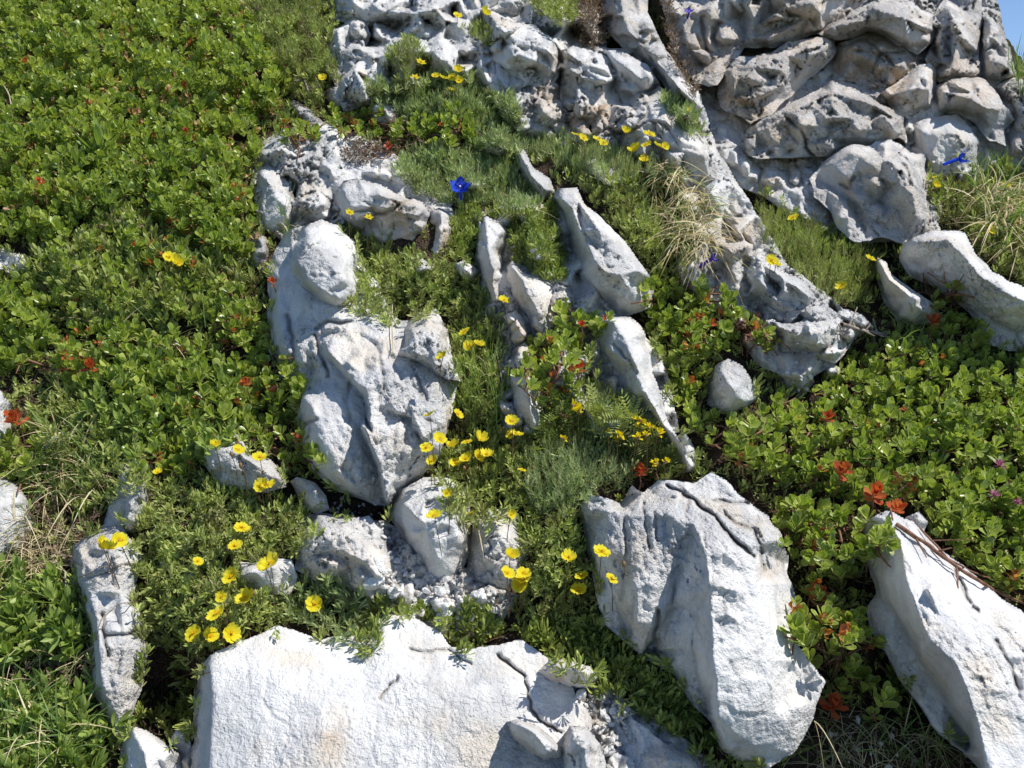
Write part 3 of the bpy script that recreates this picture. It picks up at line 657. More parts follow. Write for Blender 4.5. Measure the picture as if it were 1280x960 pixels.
rock('limestone_rock', 'pale stone with leaf shadows beside the bare soil patch', [(360, 188), (372, 178), (388, 180), (391, 198), (378, 210), (364, 206)], 6, facet=12)
rock('limestone_rock', 'small grey rock at the shrub edge beside a tuft of grass', [(310, 302), (320, 288), (334, 298), (336, 318), (328, 340), (314, 330)], 5, facet=12, grey=.2)
rock('white_stone', 'short white stone near a single yellow flower in the dark mat', [(405, 124), (412, 108), (424, 106), (438, 116), (440, 132), (420, 134)], 7, facet=10)
rock('white_stone', 'small white stone under the perched block beside the dark plant mat', [(452, 290), (462, 286), (480, 300), (484, 318), (468, 318)], 5, facet=10)

# ------------------------------------------------------------------ top left broken crag
rock('crag_rock', 'grey crag block at the top between the dark mat and the white crag', [(412, 12), (414, -60), (470, -60), (520, -60), (520, 8), (512, 27, 8), (488, 31, 7), (455, 33, 7), (436, 30, 7), (418, 26, 7)], 14, hb=6, ridges=[[(425, -30, 14), (440, 10, 14), (480, 15, 15), (505, 0, 14)], [(460, -10, 12), (450, 28, 9)]], facet=16, amp=1.3)
rock('crag_rock', 'upright white-edged block in the top crag, beside a dark crack', [(523, -60), (564, -60), (566, 5), (562, 36, 8), (548, 34, 7), (530, 22, 8)], 15, hb=7, facet=16)
rock('crag_rock', 'slanting white block pointing at the star-shaped yellow flower', [(504, 36), (518, 26), (540, 30), (553, 48), (557, 78, 5), (551, 95, 4), (538, 76, 5), (518, 56, 5)], 13, hb=4, facet=16)
rock('crag_rock', 'knuckle-like pair of knobs in the grey crag', [(430, 28), (442, 22), (458, 26), (464, 42), (458, 58, 5), (442, 54, 5), (432, 44)], 12, hb=4, facet=9)
rock('crag_rock', 'wide dull grey slab of the crag with deep joints', [(414, 60, 5), (430, 52), (458, 58), (488, 56), (502, 72), (492, 88, 5), (470, 92), (462, 105, 4), (440, 104, 4), (418, 100, 4)], 11, hb=4, ridges=[[(425, 66, 10), (460, 68, 11.5), (488, 74, 10)]], facet=15, grey=.3)
rock('crag_rock', 'lowest grey block of the crag above the white rounded stone', [(412, 112), (428, 104), (452, 107), (466, 116), (460, 130, 3), (440, 134, 2), (418, 132, 2)], 8, hb=2, facet=13, grey=.35)
rock('crag_rock', 'stone showing through the green star-flowered cushion', [(505, 98), (520, 88), (532, 98), (528, 116, 3), (510, 116, 3)], 8, facet=12)
rock('rounded_stone', 'rounded white stone with a shaded cheek between green mats', [(458, 146, 3), (460, 132), (475, 123), (491, 132), (504, 152), (500, 163, 3), (480, 160, 3), (466, 156, 3)], 9, ridges=[[(470, 132, 8.6), (486, 145, 9)]], facet=16)
rock('crag_rock', 'bright white sheet of rock at the top edge under two small yellow flowers', [(566, -60), (655, -60), (662, 5), (654, 22), (632, 26), (613, 38), (588, 38), (570, 22)], 14, hb=8, ridges=[[(585, -20, 14), (600, 15, 14), (635, 8, 14.5)]], fa=.06)
rock('crag_rock', 'shaded blue-grey lump beside the bright white sheet', [(558, 52), (572, 38), (594, 40), (603, 62), (600, 82, 5), (590, 92, 4), (578, 74, 5), (562, 68, 5)], 12, hb=5, facet=14, grey=.2)

# ------------------------------------------------------------------ the long diagonal white band
rock('crag_rock', 'jagged peaked block at the head of the white rock band',
     [(602, 92, 5), (603, 66), (611, 46), (626, 22), (650, 28), (668, 30), (692, 50), (702, 62), (701, 88, 9), (694, 104, 7), (668, 98, 6), (660, 108, 5), (642, 118, 4), (626, 118, 4), (612, 106, 4)],
     18, hb=5, ridges=[[(626, 30, 17), (640, 55, 18.5), (668, 60, 18.5), (692, 72, 17)], [(615, 75, 12), (640, 95, 10)]], facet=15, amp=1.3)
rock('tan_block', 'tan broken cube of rock under the jagged peaked block', [(668, 99), (682, 97), (698, 106), (701, 140, 5), (688, 139, 4), (676, 130, 4)], 12, hb=4, facet=14)
rock('crag_rock', 'grey-white block over the broken tan cubes, with a rough lit face',
     [(701, 60), (718, 56), (738, 64), (760, 72), (778, 104, 9), (760, 111, 7), (729, 118, 6), (732, 131, 5), (712, 139, 4), (701, 133, 4)], 16, hb=6, ridges=[[(706, 68, 15), (728, 80, 17), (765, 98, 15)], [(710, 110, 11), (720, 125, 9)]], facet=15, amp=1.2)
rock('crag_rock', 'brightest white shoulder of the band beneath the brown-stained top block',
     [(752, 66), (770, 62), (786, 66), (808, 80), (826, 106), (812, 116, 9), (796, 132, 7), (780, 131, 7), (770, 110, 8)], 18, hb=8, ridges=[[(765, 72, 17), (790, 90, 18.5), (810, 108, 16)]], facet=18, amp=1.2)
rock('tan_block', 'squared tan block standing above the first yellow flowers of the wall foot', [(732, 121), (760, 112), (771, 126), (774, 182, 3), (760, 178, 3), (747, 168, 4), (738, 145, 5)], 12, hb=4, facet=22, tan=.25)
rock('tan_block', 'low brown-faced wedge between the two tan blocks', [(707, 142), (734, 136), (747, 168, 3), (730, 172, 3), (712, 170, 3)], 9.5, hb=3, facet=15, tan=.3)
rock('crag_rock', 'dull grey lump at the wall foot touching the grey-green cushion', [(645, 141), (665, 133), (690, 142), (706, 152), (709, 170, 2), (682, 177, 2), (650, 174, 2)], 8, hb=2, facet=14, grey=.3)
rock('crag_rock', 'tall bluish white rock leaning along the band behind the cluster of yellow flowers',
     [(774, 192, 2), (776, 165, 5), (782, 142), (799, 124), (824, 106), (850, 128), (870, 165), (890, 190), (906, 214), (918, 236, 6), (900, 240, 4), (880, 238, 4), (858, 218, 3), (828, 204, 2), (800, 194, 2)],
     15, ridges=[[(790, 140, 13), (798, 160, 14), (820, 150, 16), (850, 185, 15), (885, 222, 12)], [(800, 180, 9), (830, 190, 10)]], amp=1.1)
rock('crag_rock', 'brown-stained block topping the white band near the upper edge',
     [(722, -60), (806, -60), (812, 18), (828, 50), (850, 88), (876, 120), (888, 152, 10), (880, 168, 8), (862, 150, 8), (845, 128, 8), (826, 102, 8), (812, 86, 8), (794, 68, 9), (768, 50, 9), (748, 20, 9)],
     19, hb=9, ridges=[[(765, -20, 18), (780, 20, 18), (800, 55, 19), (835, 95, 17), (868, 138, 14)]], grooves=[([(780, 45), (800, 52), (815, 75)], 2.4, 1.0)], facet=20, amp=1.2)
rock('crag_rock', 'white wedge stepping down under the tall bluish rock', [(866, 240, 4), (884, 232), (914, 232), (926, 262), (941, 285), (956, 302), (962, 322, 4), (940, 332, 3), (920, 302, 4), (895, 282, 3), (876, 262, 3)], 11, ridges=[[(888, 245, 10), (915, 270, 11.5), (942, 308, 9.5)]], facet=16)
rock('crag_rock', 'pinkish tan stone in the lower white band beside the straw grass', [(866, 330, 3), (874, 300), (892, 290), (908, 284), (925, 300), (944, 326), (946, 345), (960, 364, 3), (937, 388, 2), (914, 377, 2), (880, 362, 2)], 9.5, ridges=[[(885, 305, 9), (912, 325, 10), (938, 362, 8)]], facet=16, tan=.25)
rock('crag_rock', 'white block of the lower band crossed by a dark crack, near two yellow flowers', [(930, 318), (960, 322), (985, 342), (1008, 353), (1022, 374), (1020, 394, 4), (988, 403, 3), (962, 396, 3), (951, 376, 4), (958, 358, 4), (944, 340)], 12,
     ridges=[[(950, 330, 11), (980, 352, 12.5), (1010, 372, 11)]], grooves=[([(958, 348), (975, 362), (962, 380), (985, 400)], 2.0, 1.0)], facet=17, amp=1.2)
rock('crag_rock', 'broad lumpy white block ending the lower band above the right-hand shrubs', [(963, 402), (985, 404), (1020, 394), (1038, 384), (1052, 396), (1060, 415), (1056, 440, 3), (1044, 454, 2), (1030, 450, 2), (1002, 442, 2), (980, 442, 2), (970, 422, 3)], 11.5,
     ridges=[[(980, 412, 10.5), (1010, 418, 12), (1042, 410, 11.5), (1045, 436, 8)]], facet=14, amp=1.5)
rock('crag_rock', 'flat white tongue of stone reaching to the dry bark', [(1040, 393), (1058, 385), (1080, 394), (1094, 409), (1078, 415, 3), (1056, 412, 3)], 9, hb=3, facet=12)
rock('pale_stone', 'pale stone under the shrub tip below the cracked white block', [(922, 390), (938, 382), (958, 392), (970, 408), (960, 418), (938, 410)], 7, facet=12)
rock('pale_stone', 'small pale stone set between shrub twigs over the round stone', [(922, 432), (936, 420), (956, 426), (965, 440), (954, 452), (938, 456)], 6.5, facet=12)
rock('limestone_rock', 'rough white rock above the shrub, next to the round smooth stone', [(948, 448), (962, 438), (990, 440), (1004, 458), (1018, 478), (1006, 494), (986, 492), (968, 470)], 8, facet=15)
rock('rounded_stone', 'smooth egg-shaped white stone embedded in shiny green leaves', [(886, 505, 3), (885, 476), (893, 456), (910, 449), (928, 458), (942, 480), (946, 500), (930, 514, 3), (914, 524, 2), (898, 518, 2)], 12, ridges=[[(902, 465, 11.5), (915, 485, 12.5), (930, 502, 9)]], fa=.03, amp=.7)
rock('white_stone', 'little white stone in the shade under the lumpy block', [(1026, 460), (1040, 453), (1053, 462), (1050, 474), (1034, 474)], 5.5, facet=10)
rock('white_stone', 'sunlit sliver of stone at the upper end of the big fluted rock', [(846, 545), (856, 538), (868, 560), (872, 588), (856, 590), (848, 572)], 8, facet=12)

# ------------------------------------------------------------------ upper right crag
rock('crag_boulder', 'huge brownish grey overhanging boulder in shade at the top',
     [(836, -90), (1112, -90), (1110, -20), (1070, 14), (1022, 44, 17), (968, 58, 14), (932, 60, 13), (926, 70, 12), (896, 104, 9), (884, 108, 8), (868, 104, 8), (852, 78, 8), (836, 42, 9), (828, 0, 10)],
     32, ridges=[[(870, -60, 27), (900, -20, 27), (960, -10, 29), (1040, -30, 32)], [(870, 40, 20), (900, 70, 16), (940, 48, 20), (1010, 22, 25)]], grooves=[([(878, 20), (880, 50), (888, 70)], 2.6, 1.2)], facet=34, fa=.06)
rock('crag_boulder', 'tan-bellied boulder with a ringed white lichen mark, over the dark gap',
     [(897, 104, 9), (898, 86), (911, 74), (932, 71), (960, 64), (986, 51), (1046, 47), (1046, 64, 16), (1030, 84, 13), (1010, 96, 11), (1003, 108, 9), (984, 124, 8), (964, 144, 6), (938, 155, 5), (914, 142, 5), (899, 134, 6)],
     23, ridges=[[(912, 88, 19), (940, 84, 22), (985, 70, 23), (1035, 56, 22)], [(915, 125, 14), (945, 132, 14), (985, 105, 16)]], facet=28, fa=.05, amp=1.1)
rock('crag_boulder', 'sunlit pale top boulder resting under the leafy sprig at the top', [(1020, 44, 20), (1040, 26), (1058, 16), (1092, 2), (1140, 2), (1166, 18), (1172, 38), (1162, 55, 17), (1146, 66, 16), (1120, 58, 17), (1104, 45, 18), (1085, 40, 18), (1066, 46, 18), (1040, 50, 18)],
     29, ridges=[[(1045, 34, 25), (1085, 22, 28), (1130, 22, 28.5), (1158, 35, 26)], [(1090, 32, 24), (1130, 48, 23)]], facet=22, fa=.05)
rock('crag_boulder', 'dark brown recessed boulder under the pale top one', [(1036, 76), (1050, 52), (1085, 41), (1104, 46), (1120, 58), (1147, 67), (1146, 80, 12), (1130, 98, 11), (1118, 112, 10), (1092, 114, 9), (1066, 102, 9), (1040, 98, 9)], 18, hb=8, ridges=[[(1058, 62, 18), (1090, 66, 18), (1130, 76, 17)]],
     grooves=[([(1048, 58), (1080, 50), (1100, 62), (1115, 82)], 2.2, 1.0), ([(1090, 90), (1100, 66), (1130, 64)], 2, 1.0)], facet=20, grey=.2, tan=.35)
rock('crag_boulder', 'orange-tinted block between the recessed boulder and the tall column', [(1100, 118), (1118, 108), (1134, 94), (1147, 79), (1163, 80), (1172, 96), (1170, 118), (1166, 135, 10), (1138, 145, 8), (1116, 142, 8)], 20, hb=8, ridges=[[(1120, 118, 18), (1148, 98, 21), (1160, 112, 20)], [(1130, 135, 13), (1160, 130, 14)]], facet=18, tan=.15)
rock('crag_boulder', 'wide humped boulder split by a curving dark crack in the crag centre',
     [(925, 182, 5), (936, 162), (952, 150), (985, 132), (1022, 112), (1038, 98), (1052, 106), (1085, 118), (1106, 134), (1130, 146), (1134, 180, 12), (1122, 172, 11), (1108, 176, 10), (1092, 187, 9), (1052, 184, 9), (1038, 194, 8), (1011, 196, 7), (998, 196, 6), (961, 198, 5), (934, 196, 5)],
     23, ridges=[[(945, 166, 15), (990, 142, 20), (1040, 116, 22), (1090, 130, 24), (1122, 152, 21)], [(960, 186, 12), (1000, 182, 14), (1040, 172, 17), (1075, 170, 18), (1108, 164, 18)]],
     grooves=[([(984, 148), (1003, 163), (1007, 184), (1018, 196)], 2.2, 1.6), ([(1022, 116), (1026, 138)], 1.6, .6)], facet=26, fa=.04, amp=1.1)
rock('crag_column', 'tall pale column of rock beside the skyline rocks', [(1154, 72, 14), (1165, 55), (1160, 22), (1184, -2), (1200, -50), (1222, -40), (1226, 12), (1224, 92, 12), (1206, 98, 11), (1174, 102, 10), (1158, 88, 11)], 25, hb=11, ridges=[[(1186, 10, 24), (1196, 45, 25), (1190, 85, 20)]], grooves=[([(1168, 60), (1180, 50), (1190, 70)], 2.2, 1.0)], facet=20, amp=1.1)
rock('crag_rock', 'craggy skyline rock right against the blue sky', [(1224, 20), (1238, 20), (1252, 30), (1250, 55), (1262, 76), (1270, 98), (1252, 108, 10), (1240, 112, 9), (1226, 94, 10)], 20, hb=8, facet=12, amp=1.3)
rock('crag_boulder', 'stepped grey boulder between the tall column and the round boulder', [(1168, 106, 12), (1190, 100), (1220, 96), (1234, 102), (1250, 120), (1264, 138), (1268, 150, 9), (1254, 160, 8), (1257, 184, 7), (1234, 176, 7), (1220, 156, 8), (1198, 144, 9), (1168, 140, 9)], 19, hb=8, ridges=[[(1180, 116, 18), (1218, 118, 20), (1248, 138, 17)], [(1240, 160, 12), (1245, 175, 10)]], facet=20)
rock('crag_rock', 'white rock at the far edge below the skyline rock', [(1242, 112), (1266, 98), (1288, 104), (1340, 110), (1400, 260, 2), (1300, 235, 2), (1280, 215, 3), (1262, 194, 4), (1257, 160), (1266, 138)], 15, hb=4, ridges=[[(1262, 115, 14), (1280, 150, 15), (1300, 200, 12)]], facet=20)
rock('rounded_boulder', 'rounded smooth grey boulder behind the blue-violet flower', [(1136, 190, 8), (1138, 158), (1160, 145), (1196, 144), (1214, 160), (1226, 180), (1223, 206, 5), (1207, 224, 3), (1174, 228, 3), (1152, 216, 4)], 17, ridges=[[(1152, 165, 15.5), (1185, 162, 17), (1208, 180, 15)], [(1165, 205, 11), (1195, 208, 10)]], fa=.03, facet=26)
rock('crag_boulder', 'large central boulder with a rusty nick, its upper right flank sunlit',
     [(1012, 224, 4), (1028, 206), (1042, 192), (1060, 182), (1090, 180), (1112, 172), (1136, 190), (1154, 192), (1160, 222), (1157, 250), (1178, 286, 6), (1152, 297, 4), (1136, 304, 4), (1102, 298, 3), (1066, 303, 3), (1048, 286, 3), (1040, 262, 3), (1018, 246, 3)],
     21, ridges=[[(1040, 206, 16), (1075, 195, 20), (1105, 200, 22), (1125, 230, 21.5), (1145, 268, 18), (1160, 286, 12)], [(1028, 228, 10), (1060, 250, 12), (1085, 270, 12), (1110, 285, 11)], [(1140, 205, 20), (1150, 240, 18)]],
     grooves=[([(1052, 232), (1062, 236), (1068, 222)], 2.2, 1.2), ([(1130, 205), (1140, 230), (1155, 245)], 1.8, .9)], facet=26, fa=.05, amp=1.1)
rock('limestone_boulder', 'long arched rock whose lit crest runs off beside the dry grass',
     [(1122, 322, 4), (1130, 304), (1148, 294), (1182, 286), (1206, 291), (1220, 316), (1240, 340), (1288, 362), (1400, 400), (1420, 490, 2), (1290, 446, 0), (1238, 432, 0), (1228, 414, 1), (1214, 394, 1), (1195, 377, 1), (1160, 354, 2), (1138, 344, 2)],
     16, ridges=[[(1145, 305, 13), (1185, 300, 16), (1205, 320, 16), (1228, 348, 16), (1262, 368, 16), (1330, 400, 14)], [(1160, 335, 9), (1200, 360, 9), (1235, 395, 7.5), (1270, 420, 6)]], facet=24, fa=.05)
rock('limestone_wedge', 'sharp-edged wedge split into a lit and a shaded face, among the shrub tops', [(1092, 336, 3), (1096, 321), (1108, 328), (1114, 342), (1136, 357), (1162, 376), (1178, 392, 3), (1168, 402, 2), (1140, 406, 2), (1120, 402, 2), (1104, 376, 2)], 11, ridges=[[(1100, 328, 10), (1112, 350, 11.5), (1138, 372, 11), (1142, 400, 6)]], facet=18)
rock('limestone_rock', 'pitted small rock at the foot of the crag by the dark gap', [(896, 200, 3), (898, 188), (914, 184), (932, 192), (946, 198), (944, 236, 3), (918, 222, 3), (904, 210, 3)], 10, facet=13, grey=.2)
rock('limestone_rock', 'knobbly cream rock next to the pitted one at the crag foot', [(942, 200), (962, 202), (980, 212), (984, 230, 4), (966, 243, 3), (946, 236, 3)], 10, facet=12, amp=1.5, tan=.2)
rock('limestone_rock', 'upright tan stone under the curving crack', [(980, 204), (998, 201), (1008, 218), (1005, 236, 4), (991, 242, 3), (982, 230, 4)], 9.5, facet=13, tan=.2)
rock('limestone_rock', 'dark little cube in the crevice left by the rusty-nicked boulder', [(1010, 200), (1030, 200), (1026, 214, 4), (1012, 218, 4)], 8, facet=12, grey=.5)
rock('limestone_rock', 'bluish shaded stone lying below the large central boulder', [(994, 250, 3), (1014, 244), (1040, 260), (1046, 290, 3), (1030, 292, 2), (1008, 274, 2)], 8, facet=14, grey=.3)
# ------------------------------------------------------------------ leaf-bearing plants
def shp(kind, t):
    """half width of the blade along its length, 0..1"""
    if kind == 'obovate': return np.interp(t, [0, .15, .4, .68, .86, .96, 1], [.10, .20, .66, 1.0, .93, .62, .30])
    if kind == 'lance': return np.interp(t, [0, .2, .5, .8, 1], [.15, .7, 1.0, .7, .05])
    if kind == 'spoon': return np.interp(t, [0, .3, .6, .82, 1], [.22, .32, .7, 1.0, .25])
    if kind == 'needle': return np.interp(t, [0, .5, 1], [.6, 1.0, .1])
    return np.interp(t, [0, .1, .6, 1], [.7, 1.0, .8, .05])
def leaf(kind, L, W, nseg=4, fold=0.25, curl=0.25, across=3):
    ts = np.linspace(0, 1, nseg + 1) ** (.8 if kind == 'obovate' else 1.0); V = []; A = []
    for t in ts:
        w = W * 0.5 * shp(kind, t)
        x = L * t * math.cos(curl * t * 0.9); z = L * curl * t * t * 0.6
        if across == 3:
            for s in (-1, 0, 1): V.append((x, s * w, z + abs(s) * w * fold * 1.6)); A.append((abs(s), t))
        else:
            for s in (-1, 1): V.append((x, s * w, z)); A.append((0.6, t))
    Q = []
    for k in range(nseg):
        for c in range(across - 1):
            a = k * across + c; Q.append((a, a + 1, a + across + 1, a + across))
    return np.array(V, float), np.array(Q), np.array(A, float)
def rotz(a):
    c, s = math.cos(a), math.sin(a); return np.array([[c, -s, 0], [s, c, 0], [0, 0, 1]])
def roty(a):
    c, s = math.cos(a), math.sin(a); return np.array([[c, 0, s], [0, 1, 0], [-s, 0, c]])
def shoot(kind, n, L, W, stem, e0, e1, nseg=4, fold=.25, curl=.25, across=3, rs=None, taper=1.0, spin=None, up=0.0):
    """a sprig: n leaves up a short stem, elevation from e0 (lowest leaf) to e1 (topmost)"""
    Vs, Qs, As, off = [], [], [], 0
    for k in range(n):
        f = k / max(1, n - 1)
        lv, lq, la = leaf(kind, L * rs.uniform(.82, 1.12) * (1 - (1 - taper) * f), W * rs.uniform(.85, 1.1) * (1 - (1 - taper) * f * .6), nseg, fold, curl * rs.uniform(.3, 1.6), across)
        el = math.radians(e0 + (e1 - e0) * f + rs.uniform(-9, 9))
        a = k * 2.39996 + rs.uniform(-.25, .25) if spin is None else (k * spin + rs.uniform(-.2, .2))
        v = lv @ roty(-el).T @ rotz(a).T
        v[:, 2] += stem * f
        Vs.append(v); Qs.append(lq + off); off += len(v)
        As.append(np.column_stack([la, np.full(len(v), rs.uniform())]))
    return np.concatenate(Vs), np.concatenate(Qs), np.concatenate(As)
def basis(ax, spin):
    """matrices whose z goes along ax"""
    ax = ax / np.linalg.norm(ax, axis=1)[:, None]
    r = np.cross(np.tile([0.13, 0.9, 0.3], (len(ax), 1)), ax); r /= np.linalg.norm(r, axis=1)[:, None]
    f = np.cross(ax, r)
    c, s = np.cos(spin)[:, None], np.sin(spin)[:, None]
    x = r * c + f * s; y = -r * s + f * c
    return np.stack([x, y, ax], -1)
def scatter(temps, pos, axes, scale, rs):
    """merge copies of the sprigs"""
    Vs, Qs, As, off = [], [], [], 0
    which = rs.integers(0, len(temps), len(pos)); B = basis(axes, rs.uniform(0, 6.283, len(pos)))
    for t, (tv, tq, ta) in enumerate(temps):
        m = np.nonzero(which == t)[0]
        if not len(m): continue
        v = np.einsum('nij,kj->nki', B[m], tv) * scale[m][:, None, None] + pos[m][:, None, :]
        q = tq[None] + (np.arange(len(m)) * len(tv))[:, None, None] + off
        a = np.tile(ta[None], (len(m), 1, 1)); a[:, :, 2] = np.clip(a[:, :, 2] * .5 + rs.uniform(0, .5, len(m))[:, None], 0, 1)
        Vs.append(v.reshape(-1, 3)); Qs.append(q.reshape(-1, 4)); As.append(a.reshape(-1, 3)); off += len(m) * len(tv)
    return np.concatenate(Vs), np.concatenate(Qs), np.concatenate(As)

M_BEAR = leaf_material('glossy_leaf', (0.079, 0.145, 0.017), (0.245, 0.348, 0.044), (0.533, 0.582, 0.135), (0.747, 0.768, 0.314), 0.75, rough=.32, trans=.30, spec=.55, brown=.15)
M_TANL = leaf_material('tan_old_leaf', (0.20, 0.075, 0.035), (0.46, 0.22, 0.10), (0.62, 0.40, 0.22), (0.70, 0.50, 0.34), .3, rough=.55, trans=.3)
M_REDV = leaf_material('vivid_red_leaf', (0.30, 0.022, 0.012), (0.60, 0.070, 0.024), (0.66, 0.24, 0.08), (0.75, 0.34, 0.20), .4, rough=.4, trans=.35, brown=.3)
M_RED = leaf_material('red_leaf', (0.30, 0.025, 0.012), (0.52, 0.085, 0.028), (0.58, 0.34, 0.09), (0.62, 0.30, 0.16), .35, rough=.42, trans=.35, brown=.35)
M_NARROW = leaf_material('rockrose_leaf', (0.128, 0.183, 0.047), (0.300, 0.383, 0.102), (0.603, 0.662, 0.200), (0.900, 0.866, 0.401), .35, rough=.48, trans=.22, brown=0.65)
M_GREYG = leaf_material('grey_green_leaf', (0.186, 0.260, 0.109), (0.358, 0.455, 0.192), (0.610, 0.668, 0.336), None, 0, rough=.55, trans=.22, brown=0.45)
M_SPOON = leaf_material('spoon_leaf', (0.098, 0.163, 0.030), (0.238, 0.324, 0.064), (0.455, 0.513, 0.127), (0.711, 0.683, 0.300), .4, rough=.42, trans=.22, brown=0.3)
M_BROAD = leaf_material('broad_leaf', (0.127, 0.207, 0.039), (0.265, 0.370, 0.078), (0.446, 0.533, 0.144), (0.719, 0.721, 0.287), .3, rough=.42, trans=.28, brown=0.2)
M_DEAD = leaf_material('withered_leaf', (0.098, 0.060, 0.039), (0.230, 0.155, 0.103), (0.437, 0.333, 0.241), None, 0, rough=.8, trans=.1, spec=.15)
M_GRASS = leaf_material('grass_blade', (0.096, 0.168, 0.036), (0.180, 0.288, 0.066), (0.312, 0.420, 0.132), None, 0, rough=.5, trans=.3)
M_STRAW = leaf_material('straw_blade', (0.344, 0.248, 0.124), (0.620, 0.497, 0.276), (0.900, 0.786, 0.524), None, 0, rough=.7, trans=.25, spec=.2)
M_TWIG = plain_material('reddish_twig', (0.16, 0.065, 0.035), (0.30, 0.17, 0.11), 120, .8)
M_BARK = plain_material('grey_bark', (0.20, 0.15, 0.11), (0.42, 0.36, 0.30), 150, .85)
M_STALK = plain_material('stalk', (0.10, 0.10, 0.035), (0.24, 0.12, 0.06), 200, .6, .1)
M_YEL = plain_material('yellow_petal', (0.93, 0.74, 0.012), (0.96, 0.84, 0.030), 130, .6, .30, .2)
def petal_material(name, inner, mid, outer, trans=.3):
    t = NT(name); sep = t.node('ShaderNodeSeparateXYZ', {0: t.attr('lf', 'Vector')}); ax, al, rn = sep.outputs
    pos = t.node('ShaderNodeNewGeometry').outputs['Position']
    col = t.ramp(al, [(0.05, inner), (0.38, mid), (0.95, outer)])
    col = t.mix(t.mr(rn, 0.0, 1.0, 0.0, 0.35), col, mid)
    vein = t.node('ShaderNodeTexWave', {'Vector': t.node('ShaderNodeCombineXYZ', {0: ax, 1: t.math('MULTIPLY', al, 0.15), 2: 0.0}).outputs[0], 'Scale': 2.2, 'Distortion': 0.6}).outputs['Fac']
    col = t.mix(t.mr(vein, 0.0, 0.4, 0.30, 0.0), col, inner)
    b = t.bump(t.math('ADD', vein, t.noise(pos, 420, 3)), 0.5, 0.0012)
    p = t.node('ShaderNodeBsdfPrincipled', {'Base Color': col, 'Roughness': 0.55, 'Normal': b}); p.inputs['Specular IOR Level'].default_value = .25
    tr = t.node('ShaderNodeBsdfTranslucent', {'Color': col})
    return t.out(t.node('ShaderNodeMixShader', {0: trans, 1: p.outputs[0], 2: tr.outputs[0]}).outputs[0])
M_YELP = petal_material('lemon_petal', (0.82, 0.50, 0.006), (0.94, 0.80, 0.018), (0.98, 0.90, 0.080))
M_BLUEP = petal_material('gentian_petal', (0.004, 0.012, 0.16), (0.010, 0.050, 0.62), (0.040, 0.140, 0.85), .2)
M_YELD = plain_material('yellow_stamen', (0.75, 0.38, 0.004), (0.86, 0.50, 0.01), 400, .6)
M_BUD = plain_material('bud', (0.16, 0.15, 0.05), (0.36, 0.20, 0.11), 300, .6)
M_BLUE = plain_material('blue_petal', (0.010, 0.055, 0.68), (0.025, 0.120, 0.92), 150, .5, .2)
M_VIOLET = plain_material('violet_petal', (0.06, 0.04, 0.40), (0.14, 0.08, 0.62), 150, .5, .2)
M_BLUEC = plain_material('white_stamen', (0.6, 0.65, 0.85), (0.8, 0.82, 0.9), 300, .5)
M_PINK = plain_material('pink_petal', (0.55, 0.16, 0.30), (0.72, 0.36, 0.48), 300, .6, .2)

def temps(seed, k, **kw):
    rs = np.random.default_rng(seed)
    return [shoot(rs=rs, **kw) for _ in range(k)]
KIND = {
 # templates, spacing m, thickness m, lean, scale, leaf material, layers
 'bear':   dict(t=temps(1, 6, kind='obovate', n=10, L=.0130, W=.0074, stem=.0078, e0=14, e1=72, nseg=5, fold=.20, curl=.30), s=.0152, th=.040, tilt=.40, sc=(.62, 1.25), m=M_BEAR, layers=2, lift=.7),
 'narrow': dict(t=temps(2, 6, kind='lance', n=12, L=.0088, W=.0026, stem=.012, e0=0, e1=65, nseg=2, fold=.2, curl=.5), s=.0092, th=.018, tilt=.65, sc=(.6, 1.35), m=M_NARROW, layers=2, lift=.6),
 'grey':   dict(t=temps(3, 6, kind='lance', n=14, L=.0105, W=.0021, stem=.014, e0=15, e1=78, nseg=2, fold=.15, curl=.3), s=.0078, th=.018, tilt=.4, sc=(.75, 1.2), m=M_GREYG, layers=2, lift=.6),
 'fine':   dict(t=temps(4, 6, kind='needle', n=18, L=.0062, W=.0012, stem=.015, e0=25, e1=80, nseg=1, across=2, curl=.1), s=.0058, th=.022, tilt=.28, sc=(.75, 1.25), m=M_GREYG, layers=2, lift=.6),
 'moss':   dict(t=temps(5, 6, kind='needle', n=16, L=.0056, W=.0016, stem=.008, e0=5, e1=80, nseg=1, across=2, curl=.1), s=.0062, th=.014, tilt=.5, sc=(.7, 1.3), m=M_NARROW, layers=2, lift=.5),
 'spoon':  dict(t=temps(6, 6, kind='spoon', n=11, L=.0150, W=.0038, stem=.006, e0=10, e1=75, nseg=4, fold=.3, curl=.5), s=.0105, th=.016, tilt=.45, sc=(.7, 1.25), m=M_SPOON, layers=2, lift=.5),
 'broad':  dict(t=temps(7, 6, kind='lance', n=11, L=.0210, W=.0062, stem=.013, e0=8, e1=70, nseg=4, fold=.25, curl=.45), s=.0145, th=.028, tilt=.45, sc=(.7, 1.25), m=M_BROAD, layers=2, lift=.6),
 'dead':   dict(t=temps(8, 5, kind='lance', n=8, L=.0080, W=.0022, stem=.012, e0=-5, e1=70, nseg=2, curl=.9), s=.0085, th=.012, tilt=.8, sc=(.6, 1.3), m=M_DEAD, layers=2, lift=.4),
}
